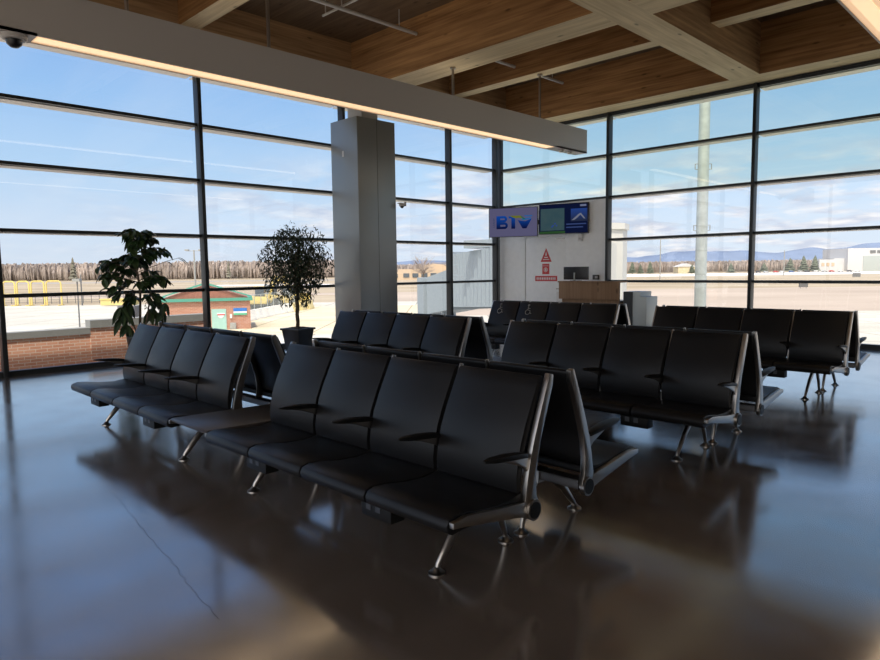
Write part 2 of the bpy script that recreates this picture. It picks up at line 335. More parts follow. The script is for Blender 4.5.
# ================================================================== ROOM SHELL
RX, RY = 17.2, -19.5      # room extent
ZR = 6.35                 # underside of the deck
box_obj('floor', -0.12, RY, -0.15, RX, 0.12, 0.0, MT['floor'], st=True)
box_obj('ceiling', -0.25, RY, ZR, RX, 0.25, 6.62, MT['deck'], st=True)
b = nb(); abox(b, -0.12, RY-0.2, -4.2, RX+.2, RY, 0.3); abox(b, -0.12, RY-0.2, 5.3, RX+.2, RY, 6.6)
for x_ in range(6): abox(b, x_*3.4-0.05, RY-0.2, 0.3, x_*3.4+0.05, RY, 5.3)  # window openings added in the unseen back wall to let in daylight
struct('wall_back', b, MT['backwall'], smooth=False)
box_obj('wall_right', RX, RY, -4.2, RX + .2, 0.12, 6.6, MT['backwall'], st=True)

b = nb(); rgc = random.Random(4); cpts = []
for q in range(60):
    f = q/59; cpts.append((7.05+2.3*f+rgc.uniform(-.012, .012), -13.02-0.30*f+rgc.uniform(-.010, .010)))
vv_ = [(b.verts.new((x, y-0.0009, 0.0006)), b.verts.new((x, y+0.0009, 0.0006))) for x, y in cpts]
for a, c_ in zip(vv_, vv_[1:]): b.faces.new((a[0], c_[0], c_[1], a[1]))
struct('floor_crack', b, mat('dark crack', (0.03, 0.025, 0.02), 0.9), smooth=False)

ZT = [5.337, 4.389, 3.368, 2.328, 1.302]      # top edges of head and transoms
MA = [2.15, 5.565, 8.89, 12.24, 15.6, 18.95]
MB_ = [3.558, 6.978, 10.35, 13.75, 17.15]
def mull(name, x0, y0, x1, y1):
    b = nb(); abox(b, x0, y0, 0, x1, y1, 5.36); o = link(name, b, MT['frame'], bevel=0.004, smooth=True); o['kind'] = 'structure'
k = 1
for y in MA: mull('trim_%d' % k, -0.02, -y-0.034, 0.17, -y+0.034); k += 1
for x in MB_: mull('trim_%d' % k, x-0.034, -0.17, x+0.034, 0.02); k += 1
# corner: two mullions around a square post
b = nb(); abox(b, -0.06, -0.06, 0, 0.10, 0.06, 5.36); o = link('trim_%d' % k, b, MT['frame'], bevel=0.004); o['kind'] = 'structure'; k += 1
mull('trim_%d' % k, -0.02, -0.30, 0.15, -0.235); k += 1

def bay(idx, a0, a1, wall, glass_rows, zlo=0.0):
    """one bay of the window wall between two mullions: transoms (inner bar, outer sill) and a pane per row"""
    b = nb(); f = nb()
    rows = [z for z in ZT if z > zlo - 0.01]
    bars = [(z - 0.052, z) for z in rows]
    if zlo == 0.0: bars.append((0.0, 0.085))
    for z0, z1 in bars:
        if wall == 'A': abox(b, -0.02, -a1, z0, 0.085, -a0, z1); abox(f, -0.30, -a1, z0-0.012, -0.02, -a0, z0+0.008)
        else: abox(b, a0, -0.085, z0, a1, 0.02, z1); abox(f, a0, 0.02, z0-0.012, a1, 0.30, z0+0.008)
    o = link('window_%d' % idx, b, MT['frame'], smooth=False); o['kind'] = 'structure'
    s = link('outer_sill', f, MT['fin'], o, smooth=False)
    edges = sorted(bars, key=lambda t: t[0])
    for i in range(len(edges)-1):
        z0, z1 = edges[i][1], edges[i+1][0]
        g = nb()
        if wall == 'A': abox(g, -0.008, -a1, z0, 0.0, -a0, z1)
        else: abox(g, a0, 0.0, z0, a1, 0.008, z1)
        g.normal_update()
        # thin pane: keep only the inner face so the light crosses one surface
        bmesh.ops.delete(g, geom=[fc for fc in g.faces if (abs(fc.normal.x) if wall == 'A' else abs(fc.normal.y)) < 0.5 or (fc.calc_center_median().x < -0.004 if wall == 'A' else fc.calc_center_median().y > 0.004)], context='FACES_ONLY')
        g.normal_update()
        mid = 0.5*(z0+z1)
        top = mid > 3.37
        link('pane', g, glass_rows(top), o, smooth=False, norm=False)
idx = 1
pa = [0.30] + MA
for i in range(len(pa)-1):
    bay(idx, pa[i] + (0.034 if i else 0), pa[i+1]-0.034, 'A', lambda t: MT['glassA']); idx += 1
pb = [0.10] + MB_
for i in range(len(pb)-1):
    bay(idx, pb[i] + (0.034 if i else 0), pb[i+1]-0.034, 'B', lambda t: MT['glassT'] if t else MT['glassB'], zlo=3.3 if i == 0 else 0.0); idx += 1
# opaque white wall of the corner bay, with the gate door
box_obj('wall_gate', 0.10, -0.10, 0, 0.99, 0.03, 3.31, MT['white'], st=True)
b = nb(); abox(b, 2.32, -0.10, 0, 3.524, 0.03, 3.31); abox(b, 0.99, -0.10, 2.45, 2.32, 0.03, 3.31); o = link('wall_gate_side', b, MT['white'], smooth=False); o['kind'] = 'structure'
b = nb(); abox(b, 1.0, -0.085, 0.005, 2.31, 0.02, 2.44); d1 = link('door_1', b, MT['white'], bevel=0.003); d1['kind'] = 'structure'
b = nb(); abox(b, 2.20, -0.15, 1.0, 2.22, -0.085, 1.13); abox(b, 2.06, -0.155, 1.055, 2.22, -0.14, 1.075); link('door_handle', b, MT['alu'], d1)
b = nb(); abox(b, 2.02, -0.097, 2.36, 2.27, -0.085, 2.40); link('door_closer', b, MT['alu'], d1)
box_obj('baseboard_gate', 0.10, -0.112, 0, 0.985, -0.10, 0.1, MT['frame'], st=True)

# timber beams
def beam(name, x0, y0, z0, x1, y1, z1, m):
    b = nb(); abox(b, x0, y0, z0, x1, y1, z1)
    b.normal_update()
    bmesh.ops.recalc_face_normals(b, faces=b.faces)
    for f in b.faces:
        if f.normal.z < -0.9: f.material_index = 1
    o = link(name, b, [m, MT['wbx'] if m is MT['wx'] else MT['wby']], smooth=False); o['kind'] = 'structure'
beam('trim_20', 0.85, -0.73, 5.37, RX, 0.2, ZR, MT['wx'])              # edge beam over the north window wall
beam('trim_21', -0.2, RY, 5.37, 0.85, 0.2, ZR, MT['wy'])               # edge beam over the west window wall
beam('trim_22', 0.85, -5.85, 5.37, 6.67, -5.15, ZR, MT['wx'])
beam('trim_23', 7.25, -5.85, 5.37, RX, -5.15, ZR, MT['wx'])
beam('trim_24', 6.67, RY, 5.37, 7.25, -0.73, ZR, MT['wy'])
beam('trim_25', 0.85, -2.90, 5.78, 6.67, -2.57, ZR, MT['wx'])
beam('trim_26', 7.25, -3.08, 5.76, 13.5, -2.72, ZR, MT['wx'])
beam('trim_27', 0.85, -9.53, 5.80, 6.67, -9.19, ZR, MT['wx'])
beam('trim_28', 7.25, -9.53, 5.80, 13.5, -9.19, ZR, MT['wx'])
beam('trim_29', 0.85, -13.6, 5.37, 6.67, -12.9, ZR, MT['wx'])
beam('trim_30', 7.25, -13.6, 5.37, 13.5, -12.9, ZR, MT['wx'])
# dark head strip between the glazing and the edge beams
box_obj('trim_31', 0.17, -0.10, 5.337, RX, 0.03, 5.37, MT['frame'], st=True)
box_obj('trim_32', -0.03, RY, 5.337, 0.17, 0.03, 5.37, MT['frame'], st=True)

# clad column with bare steel above
t = thing('clad_column', 'tall square column in grey metal cladding with a centre seam, by the window wall', 'column', (0.72, -5.48, 0))
b = nb(); abox(b, -0.46, -0.52, 0, 0.456, 0.515, 4.79); link('cladding', b, MT['clad'], t, bevel=0.004)
b = nb(); abox(b, 0.456, 0.005, 0.0, 0.458, 0.012, 4.79); link('seam', b, MT['black'], t, smooth=False)
b = nb(); abox(b, -0.24, -0.22, 4.79, 0.24, 0.22, 5.37); abox(b, -0.30, -0.28, 5.33, 0.30, 0.28, 5.37); link('steel_post', b, MT['steelp'], t, bevel=0.004)
b = nb(); abox(b, -0.06, -0.526, 4.02, -0.015, -0.52, 4.14); link('tag_plate', b, MT['signw'], t, smooth=False)

# ================================================================== PENDANT LIGHTS
def pendant(x0, x1, y0, y1, label, hang, spots):
    t = thing('linear_pendant', label, 'ceiling light', ((x0+x1)/2, (y0+y1)/2, 4.27), 0, None)
    cx_, cy_ = t.location.x, t.location.y
    w = (x1-x0)/2; l = (y1-y0)/2
    b = nb(); abox(b, -w, -l, 0.03, w, l, 0.53); abox(b, -w, -l, 0, -w+0.022, l, 0.03); abox(b, w-0.022, -l, 0, w, l, 0.03)
    g0, g1 = y0 + 4.0 - cy_, y1 - 1.22 - cy_
    abox(b, -w, -l, 0, w, g0-0.0, 0.03); abox(b, -w, g1, 0, w, l, 0.03)
    link('housing', b, MT['pendant'], t, smooth=False)
    b = nb(); abox(b, -w+0.022, g0, 0.012, w-0.022, g1, 0.03); link('diffuser', b, MT['glow_dim'], t, smooth=False)
    b = nb(); abox(b, -0.075, g0+0.03, 0.006, 0.075, g1-0.03, 0.012); link('lamp_strip', b, MT['glow'], t, smooth=False)
    for (hy, hz) in hang:
        b = nb(); tube(b, [(0, hy-cy_, 0.53), (0, hy-cy_, hz-4.27)], 0.026, 10); lathe(b, [(0.055, hz-4.27-0.03), (0.055, hz-4.27)], 0, hy-cy_, 16); link('hanger', b, MT['alu'], t)
    for s in spots:
        b = nb(); lathe(b, [(0.05, -0.055), (0.062, -0.03), (0.062, 0.0)], 0.02, s-cy_, 16); link('sensor', b, MT['alu'], t)
    ld = bpy.data.lights.new('pendant_lamp', 'AREA'); ld.shape = 'RECTANGLE'; ld.size = 0.2; ld.size_y = (g1-g0); ld.energy = 9; ld.color = (1, 0.74, 0.48)
    lo = bpy.data.objects.new('pendant_lamp', ld); COL.objects.link(lo); lo.parent = t; lo.location = (0, (g0+g1)/2, -0.01)
    lu = bpy.data.lights.new('added_ceiling_fill', 'AREA'); lu.shape = 'RECTANGLE'; lu.size = 0.25; lu.size_y = 2*l-1.0; lu.energy = 10; lu.color = (1, 0.88, 0.74)  # fill light added above the housing to brighten beams and ceiling
    lo = bpy.data.objects.new('added_ceiling_fill', lu); COL.objects.link(lo); lo.parent = t; lo.location = (0, 0, 0.56); lo.rotation_euler = (pi, 0, 0)
    return t
pendant(3.26, 3.59, -16.4, -1.13, 'long grey linear pendant light above the left seats, camera dome under its near end', [(-11.35, ZR), (-9.36, 5.80), (-5.47, 5.37), (-2.75, 5.78)], (-1.95, -1.62))
pendant(10.14, 10.47, -16.4, -1.13, 'linear pendant light with glowing underside cutting the upper right corner', [(-11.35, ZR), (-9.36, 5.80), (-5.47, 5.37), (-2.9, 5.76)], (-1.95, -1.62))

# dome cameras
def dome(name, loc, label, r=0.085, wall=False):
    t = thing(name, label, 'security camera', loc)
    b = nb(); lathe(b, [(r*0.95, -0.055), (r*1.08, -0.04), (r*1.08, 0.0)], seg=24); link('housing', b, MT['pendant'], t)
    b = nb(); lathe(b, [(0.012, -0.055-r*0.72), (r*0.35, -0.055-r*0.66), (r*0.62, -0.055-r*0.42), (r*0.70, -0.055-r*0.1), (r*0.70, -0.055)], seg=24); link('dome', b, MT['black'], t)
    if wall:
        b = nb(); abox(b, -0.02, 0, -0.02, 0.02, 0.10, 0.015); abox(b, -0.03, 0.09, -0.05, 0.03, 0.10, 0.05); link('bracket', b, MT['pendant'], t)
    return t
dome('dome_camera', (3.45, -12.60, 4.268), 'dark security dome camera under the near end of the left pendant light', 0.12)
dc = dome('dome_camera', (1.27, -4.87, 3.06), 'small security dome camera on the right side of the clad column', 0.06, True)
dc.rotation_euler = (0, 0, 0)
b = nb(); abox(b, -0.094, -0.05, 0.0, 0.02, -0.02, 0.02); link('arm', b, MT['pendant'], dc)

# sprinkler pipes under the deck
def pipe(pts, r, label, heads=(), name='sprinkler_pipe'):
    t = thing(name, label, 'pipe', pts[0])
    o0 = Vector(pts[0])
    b = nb(); tube(b, [tuple(Vector(p)-o0) for p in pts], r, 10); link('pipe_run', b, MT['pipe'], t)
    for h in heads:
        b = nb(); hv = Vector(h)-o0; tube(b, [tuple(hv), (hv.x, hv.y, ZR-o0.z)], 0.010, 8); link('hanger_rod', b, MT['pipe'], t)
    return t
pipe([(2.87, -9.1, 6.02), (2.87, -5.87, 6.02)], 0.032, 'white sprinkler pipe under the deck left of the middle beam', [(2.87, -7.6, 6.02), (2.87, -6.3, 6.02)])
pipe([(2.87, -5.13, 6.02), (2.87, -2.92, 6.02)], 0.032, 'short white sprinkler pipe between the middle beam and the next joist', [(2.87, -3.6, 6.02)])
pipe([(2.87, -2.55, 6.02), (2.87, -1.08, 6.02)], 0.032, 'white sprinkler pipe end stub nearest the corner', [(2.87, -1.5, 6.02)])
pipe([(2.27, -7.56, 6.08), (3.45, -7.56, 6.08)], 0.022, 'thin white cross pipe over the left sprinkler pipe', [(2.35, -7.56, 6.08)])
pipe([(2.4, -1.92, 6.09), (5.35, -1.92, 6.09)], 0.022, 'thin white cross pipe running beside the short joist', [(4.9, -1.92, 6.09)])

# ================================================================== BENCHES
BACK = [(0.335, 0.425), (0.330, 0.50), (0.318, 0.58), (0.292, 0.68), (0.250, 0.78), (0.205, 0.87), (0.165, 0.95), (0.140, 1.00), (0.130, 1.025)]
bounds = [-2.81 + 0.62*i for i in range(5)] + [0.33 + 0.62*i for i in range(5)]
def pad_poly(line, th):
    return ribbon([(p[0], p[1], th*(0.55 if i in (0, len(line)-1) else 1)) for i, p in enumerate(line)])
def make_bench():
    r = thing('tandem_bench', 'x', 'airport bench', (7.27, -11.65, 0), 0, 'back-to-back airport benches')
    # beam
    b = nb(); prism(b, [(-0.30, 0.305), (-0.22, 0.305), (-0.22, 0.365), (-0.30, 0.365)], -2.80, 2.80); link('beam', b, MT['alu_dark'], r, bevel=0.008)
    # seats and backs
    for g in (0, 5):
        for i in range(4):
            x0, x1 = bounds[g+i]+0.006, bounds[g+i+1]-0.006
            b = nb()
            prof = [(-0.300, 0.430), (-0.45, 0.412), (-0.60, 0.420), (-0.74, 0.444), (-0.82, 0.450), (-0.868, 0.436), (-0.886, 0.405), (-0.878, 0.370), (-0.845, 0.352), (-0.80, 0.358), (-0.60, 0.362), (-0.40, 0.362), (-0.300, 0.380)]
            prism(b, prof, x0, x1)
            link('seat', b, MT['leather'], r, bevel=0.010, bseg=2, ang=50)
            b = nb()
            line = [(-u+0.0, z) for u, z in BACK]
            prism(b, pad_poly(line, 0.024), x0+0.007, x1-0.009)
            link('backrest', b, MT['leather'], r, bevel=0.009, bseg=2, ang=50)
    # table between the two groups of seats
    b = nb(); prism(b, [(-0.004, 0.420), (-0.845, 0.442), (-0.865, 0.432), (-0.860, 0.415), (-0.004, 0.393)], -0.318, 0.318); link('table_top', b, MT['laminate'], r, bevel=0.004)
    # uprights between and at the ends of the seats
    for i, x in enumerate(bounds):
        end = i in (0, 4, 5, 9)
        s = -1 if i in (0, 5) else 1
        w = 0.017 if end else 0.008
        xc = x + (s*0.010 if end else 0)
        b = nb()
        L_ = [(-0.262, 0.325, 0.040), (-0.285, 0.40, 0.034), (-0.278, 0.50, 0.026), (-0.258, 0.60, 0.023), (-0.228, 0.70, 0.021), (-0.190, 0.80, 0.020), (-0.150, 0.90, 0.019), (-0.118, 0.98, 0.018), (-0.103, 1.035, 0.012)]
        if end: L_ = [(a+0.004, z, h*1.4) for a, z, h in L_]
        if not end: L_ = [(a-0.012, z, h*1.0) for a, z, h in L_]
        prism(b, ribbon(L_), xc-w, xc+w)
        up = link('upright', b, MT['alu'], r, bevel=0.004, ang=40)
        if end:
            b = nb()
            S = [(-0.262, 0.330, 0.046), (-0.38, 0.352, 0.036), (-0.52, 0.372, 0.031), (-0.66, 0.394, 0.029), (-0.78, 0.412, 0.025), (-0.872, 0.412, 0.014)]
            prism(b, ribbon(S), xc-w*0.9, xc+w*0.9)
            link('seat_bracket', b, MT['alu'], r, bevel=0.004, ang=40)
            b = nb(); tube(b, [(xc-s*0.004, -0.262, 0.328), (xc+s*(w+0.012), -0.262, 0.328)], 0.056, 24); cp = link('end_boss', b, MT['alu'], r)
            b = nb(); tube(b, [(xc+s*(w+0.012), -0.262, 0.328), (xc+s*(w+0.016), -0.262, 0.328)], 0.045, 24); link('end_cap', b, MT['plastic'], cp)
        # arm rests
        if i in (4, 5): continue
        b = nb()
        A = [(-0.300, 0.628, .012), (-0.36, 0.640, .014), (-0.47, 0.652, .014), (-0.58, 0.660, .011), (-0.640, 0.664, .005)]
        wd = [0.016, 0.026, 0.030, 0.026, 0.010]
        vv = [[b.verts.new((xc + sx*wd[q], a, z + sz*h)) for sx, sz in ((-1,-1),(1,-1),(1,1),(-1,1))] for q, (a, z, h) in enumerate(A)]
        for q in range(4):
            for e in range(4): b.faces.new((vv[q][e], vv[q][(e+1)%4], vv[q+1][(e+1)%4], vv[q+1][e]))
        b.faces.new(vv[0]); b.faces.new(vv[-1])
        ar = link('armrest', b, MT['plastic'], r, bevel=0.004, ang=50)
        b = nb(); prism(b, [(-0.262, 0.545), (-0.300, 0.628), (-0.44, 0.640), (-0.58, 0.650), (-0.46, 0.622), (-0.34, 0.575), (-0.27, 0.515)], xc-0.007, xc+0.007); link('armrest_bracket', b, MT['alu'], ar, bevel=0.002)
    # legs
    for x in (-2.495, -0.59, 0.59, 2.495):
        b = nb()
        prism(b, [(-0.325, 0.29), (-0.195, 0.29), (-0.205, 0.365), (-0.315, 0.365)], x-0.035, x+0.035)
        tube(b, [(x, -0.29, 0.33), (x, -0.40, 0.285), (x, -0.50, 0.20), (x, -0.585, 0.105), (x, -0.638, 0.045), (x, -0.648, 0.014)], [(0.020, 0.044), (0.019, 0.038), (0.018, 0.030), (0.017, 0.023), (0.015, 0.018), (0.013, 0.014)], 12)
        lg = link('leg', b, MT['alu'], r)
        b = nb(); lathe(b, [(0.046, 0.0), (0.046, 0.007), (0.030, 0.014), (0.020, 0.030), (0.012, 0.036)], x, -0.650, 20); link('foot', b, MT['alu'], lg)
        b = nb(); tube(b, [(x, -0.25, 0.33), (x, -0.185, 0.27), (x, -0.12, 0.155), (x, -0.085, 0.06), (x, -0.078, 0.014)], [(0.018, 0.034), (0.018, 0.030), (0.017, 0.023), (0.015, 0.018), (0.013, 0.014)], 12)
        lg = link('leg', b, MT['alu'], r)
        b = nb(); lathe(b, [(0.046, 0.0), (0.046, 0.007), (0.030, 0.014), (0.020, 0.030), (0.012, 0.036)], x, -0.076, 20); link('foot', b, MT['alu'], lg)
    # power outlets below the seat fronts
    for x in (-2.33, -0.94, 0.91, 2.18):
        b = nb(); abox(b, x-0.125, -0.80, 0.255, x+0.125, -0.70, 0.362); po = link('power_outlet', b, MT['plastic'], r, bevel=0.005)
        for dx in (-0.06, 0.02):
            b = nb(); abox(b, x+dx-0.02, -0.803, 0.295, x+dx+0.02, -0.7995, 0.335); link('socket', b, MT['alu_dark'], po, smooth=False)
    return r
bench0 = make_bench()
ROWS = [(-11.65, 0, 'nearest long black airport bench, facing the camera in the front row'),
        (-11.65, pi, 'long black airport bench facing away, back to back with the nearest one'),
        (-8.83, 0, 'long black airport bench facing the camera in the middle row'),
        (-8.83, pi, 'long black airport bench facing away at the back of the middle row'),
        (-5.41, 0, 'long black airport bench facing the camera in the far row, two wheelchair marks on it'),
        (-5.41, pi, 'farthest black airport bench, facing the right-hand window wall')]
benches = []
for i, (y, rz, lab) in enumerate(ROWS):
    o = bench0 if i == 0 else copy_tree(bench0)
    o.location = (7.27, y, 0); o.rotation_euler = (0, 0, rz); o['label'] = lab
    benches.append(o)
# wheelchair marks on two backs of the far row (raised pale line drawing following the back)
def back_pt(z):
    for (u0, z0), (u1, z1) in zip(BACK, BACK[1:]):
        if z0 <= z <= z1:
            f = (z-z0)/(z1-z0); return -(u0+(u1-u0)*f) - 0.0275
    return -0.16
seats_back = [k_ for k_ in kids(benches[4]) if k_.name.startswith('backrest')]
seats_back.sort(key=lambda o_: min(v.co.x for v in o_.data.vertices))
for j in (0, 1):
    b = nb(); cx0 = (bounds[j]+bounds[j+1])/2 - 0.08; cz0 = 0.90
    def P(dx, dz): return (cx0+dx, back_pt(cz0+dz)-0.005, cz0+dz)
    ring = [P(-0.005+0.048*cos(a), -0.035+0.042*sin(a)) for a in [radians(100+q*260/16) for q in range(17)]]
    tube(b, ring, 0.0045, 6)
    tube(b, [P(-0.015, 0.055), P(-0.012, -0.005), P(0.035, -0.008), P(0.055, -0.06), P(0.075, -0.055)], 0.0050, 6)
    tube(b, [P(-0.013, 0.028), P(0.030, 0.025)], 0.0045, 6)
    tube(b, [P(-0.016+0.016*cos(a), 0.078+0.014*sin(a)) for a in [radians(q*30) for q in range(13)]], 0.0045, 6)
    link('wheelchair_mark', b, MT['steelp'], seats_back[j])

# ================================================================== GATE: screens, podium, signs
def emit_mat(name, col, s=1.0):
    m = mat(name, tuple(c*0.05 for c in col), 0.5, spec=0.02); b_ = m.node_tree.nodes['Principled BSDF']; b_.inputs['Emission Color'].default_value = (*col, 1); b_.inputs['Emission Strength'].default_value = s; return m
def grad_mat(name, c0, c1, z0, z1):
    m = emit_mat(name, c0, 1.0); t = m.node_tree; b_ = t.nodes['Principled BSDF']
    co = t.nodes.new('ShaderNodeTexCoord'); s = t.nodes.new('ShaderNodeSeparateXYZ'); t.links.new(co.outputs['Object'], s.inputs[0])
    mr = t.nodes.new('ShaderNodeMapRange'); mr.inputs['From Min'].default_value = z0; mr.inputs['From Max'].default_value = z1; t.links.new(s.outputs[2], mr.inputs['Value'])
    mx = t.nodes.new('ShaderNodeMixRGB'); mx.inputs[1].default_value = (*c0, 1); mx.inputs[2].default_value = (*c1, 1); t.links.new(mr.outputs[0], mx.inputs[0]); t.links.new(mx.outputs[0], b_.inputs['Emission Color'])
    return m
def tv(loc, rz, label):
    t = thing('wall_display', label, 'screen', loc, rz, None)
    b = nb(); abox(b, -0.655, 0.0, -0.385, 0.655, 0.055, 0.385); link('casing', b, MT['black'], t, bevel=0.004)
    b = nb(); abox(b, -0.20, 0.055, -0.15, 0.20, 0.10, 0.15); link('mount', b, MT['black'], t, smooth=False)
    return t
def flat(parent, name, poly, y, m):
    # poly in (x,z), facing -y
    b = nb(); prism(b, poly, y-0.0015, y, axis='y'); return link(name, b, m, parent, smooth=False)
def rect(x0, z0, x1, z1): return [(x0, z0), (x1, z0), (x1, z1), (x0, z1)]
def text_obj(name, s, size, parent, loc, m, rot=(pi/2, 0, 0), ext=0.001, align='CENTER'):
    cu = bpy.data.curves.new(name, 'FONT'); cu.body = s; cu.size = size; cu.extrude = ext; cu.align_x = align
    tmp = bpy.data.objects.new(name + '_tmp', cu); COL.objects.link(tmp)
    bpy.context.view_layer.update()
    me = bpy.data.meshes.new_from_object(tmp.evaluated_get(bpy.context.evaluated_depsgraph_get())); bpy.data.objects.remove(tmp)
    me.materials.clear(); me.materials.append(m); me.name = name
    o_ = bpy.data.objects.new(name, me); COL.objects.link(o_); o_.parent = parent; o_.location = loc; o_.rotation_euler = rot
    return o_
R25 = radians(25)
tl = tv((1.195, -0.88, 2.83), R25, 'left of the two gate screens, pale lilac with a large blue BTV logo')
flat(tl, 'screen', rect(-0.64, -0.37, 0.64, 0.37), 0.0, emit_mat('lilac screen', (0.085, 0.082, 0.155)))
mB = grad_mat('logo blue', (0.002, 0.004, 0.035), (0.004, 0.05, 0.28), -0.16, 0.16)
mY = emit_mat('logo olive', (0.12, 0.13, 0.02)); mG = emit_mat('logo green', (0.01, 0.10, 0.07)); mBl = emit_mat('logo mid blue', (0.02, 0.10, 0.30))
# letter B with its two counters
def Bshape():
    b = nb(); y0, y1 = -0.0045, -0.0015
    prism(b, rect(-0.45, -0.17, -0.345, 0.17), y0, y1, axis='y')
    for zc, rr, xe in ((0.088, 0.082, -0.24), (-0.083, 0.087, -0.225)):
        outer = [(xe + rr*cos(a), zc + rr*sin(a)) for a in [radians(-90+18*q) for q in range(11)]]
        ir = rr - 0.062
        inner = [(xe + ir*cos(a), zc + ir*sin(a)) for a in [radians(90-18*q) for q in range(11)]]
        poly = [(-0.355, zc-rr)] + outer + [(-0.355, zc+rr), (-0.355, zc+ir)] + inner + [(-0.355, zc-ir)]
        A = [b.verts.new((a, y0, c_)) for a, c_ in poly]; n = len(A)
        # strip faces between outer and inner arcs
        o_i = [0] + list(range(1, 12)) + [12]; i_i = [n-1] + list(range(n-2, n-13, -1)) + [13]
        for q in range(12): b.faces.new((A[o_i[q]], A[o_i[q+1]], A[i_i[q+1]], A[i_i[q]]))
    return link('logo_letter', b, mB, tl, smooth=False)
Bshape()
flat(tl, 'logo_letter', [(-0.115, 0.17), (0.13, 0.17), (0.13, 0.105), (0.055, 0.105), (0.060, -0.17), (-0.045, -0.17), (-0.045, 0.105), (-0.115, 0.105)], -0.002, mB)
flat(tl, 'logo_letter', [(0.13, 0.05), (0.22, 0.03), (0.33, 0.015), (0.50, 0.08), (0.36, -0.17), (0.255, -0.17)], -0.002, mB)
flat(tl, 'logo_swoosh', [(-0.115, 0.17), (0.20, 0.17), (0.27, 0.07), (0.17, 0.11), (0.06, 0.10), (-0.02, 0.13)], -0.004, mY)
flat(tl, 'logo_swoosh', [(0.20, 0.17), (0.30, 0.10), (0.36, 0.06), (0.27, 0.07)], -0.005, mG)
flat(tl, 'logo_swoosh', [(0.29, 0.17), (0.52, 0.17), (0.505, 0.135), (0.33, 0.14)], -0.004, mBl)
flat(tl, 'logo_swoosh', [(0.22, 0.09), (0.49, 0.11), (0.47, 0.07), (0.25, 0.04)], -0.004, mBl)
text_obj('logo_text', 'LEAHY', 0.085, tl, (-0.49, -0.004, 0.0), emit_mat('logo text', (0.03, 0.04, 0.10)), rot=(pi/2, -pi/2, 0))
trr = tv((2.42, -0.365, 2.87), radians(16), 'right of the two gate screens, dark blue with a map and a photo')
flat(trr, 'screen', rect(-0.64, -0.37, 0.64, 0.37), 0.0, emit_mat('navy screen', (0.003, 0.006, 0.028)))
# map half
mp_m = emit_mat('map teal', (0.10, 0.24, 0.27)); mt_ = mp_m.node_tree
n_ = mt_.nodes.new('ShaderNodeTexNoise'); n_.inputs['Scale'].default_value = 5; cc = mt_.nodes.new('ShaderNodeMixRGB'); cc.inputs[1].default_value = (0.018, 0.050, 0.070, 1); cc.inputs[2].default_value = (0.045, 0.075, 0.078, 1)
co_ = mt_.nodes.new('ShaderNodeTexCoord'); mt_.links.new(co_.outputs['Object'], n_.inputs['Vector']); mt_.links.new(n_.outputs[0], cc.inputs[0]); mt_.links.new(cc.outputs[0], mt_.nodes['Principled BSDF'].inputs['Emission Color'])
flat(trr, 'map', rect(-0.61, -0.29, 0.03, 0.27), -0.002, mp_m)
mNv = emit_mat('map marker', (0.02, 0.05, 0.28))
for (a, c_) in ((-0.27, -0.17), (-0.22, -0.12), (-0.30, -0.20), (-0.18, -0.17)):
    flat(trr, 'map_marker', [(a-0.02, c_), (a, c_-0.02), (a+0.025, c_+0.01), (a, c_+0.025)], -0.004, mNv)
flat(trr, 'green_band', rect(-0.64, -0.37, 0.05, -0.31), -0.002, emit_mat('green band', (0.02, 0.06, 0.02)))
flat(trr, 'photo', rect(0.20, -0.08, 0.62, 0.24), -0.002, grad_mat('photo blue', (0.015, 0.02, 0.04), (0.015, 0.045, 0.20), -0.08, 0.24))
flat(trr, 'photo_subject', [(0.22, -0.05), (0.40, 0.10), (0.46, 0.13), (0.58, -0.02), (0.54, -0.02), (0.45, 0.08), (0.36, 0.0), (0.30, -0.04)], -0.004, emit_mat('photo pale', (0.14, 0.15, 0.20)))
flat(trr, 'caption_lines', rect(0.08, -0.16, 0.60, -0.13), -0.002, emit_mat('caption', (0.03, 0.05, 0.14)))
flat(trr, 'caption_lines', rect(0.08, -0.24, 0.52, -0.21), -0.002, emit_mat('caption2', (0.03, 0.05, 0.14)))
flat(trr, 'clock_text', rect(0.44, 0.29, 0.60, 0.34), -0.002, emit_mat('clock', (0.12, 0.14, 0.22)))
# common bracket to the wall
t = thing('display_bracket', 'dark steel arms holding the two gate screens off the wall', 'bracket', (1.8, -0.10, 2.85))
b = nb()
tube(b, [(-0.65, -0.64, 0.0), (-0.62, 0.0, 0.0)], 0.022, 8); tube(b, [(0.55, -0.10, 0), (0.62, 0.0, 0.0)], 0.022, 8); abox(b, -0.8, -0.012, -0.06, 0.8, 0.0, 0.06)
link('arm', b, MT['black'], t)

# red signs on the door
t = thing('door_sign', 'red triangular warning sign with white lines, topmost on the white door', 'sign', (1.69, -0.0855, 1.95), group=None)
flat(t, 'panel', [(-0.18, -0.17), (0.18, -0.17), (0.0, 0.20)], 0.0, MT['red'])
flat(t, 'marking', [(-0.025, 0.0), (0.025, 0.0), (0.0, 0.12)], -0.002, MT['signw']); flat(t, 'marking', rect(-0.10, -0.115, 0.10, -0.095), -0.002, MT['signw']); flat(t, 'marking', rect(-0.06, -0.06, 0.06, -0.035), -0.002, MT['signw'])
t = thing('door_sign', 'square red pictogram sign in the middle of the white door', 'sign', (1.68, -0.0855, 1.59))
flat(t, 'panel', rect(-0.115, -0.14, 0.115, 0.14), 0.0, MT['red'])
flat(t, 'marking', rect(-0.095, 0.08, 0.095, 0.09), -0.002, MT['signw'])
b = nb(); tube(b, [(0.055*cos(radians(q*30)), -0.003, -0.02+0.055*sin(radians(q*30))) for q in range(13)], 0.008, 6); link('marking', b, MT['signw'], t)
flat(t, 'marking', [(-0.03, -0.05), (0.03, -0.05), (0.015, 0.02), (-0.015, 0.02)], -0.002, MT['signw'])
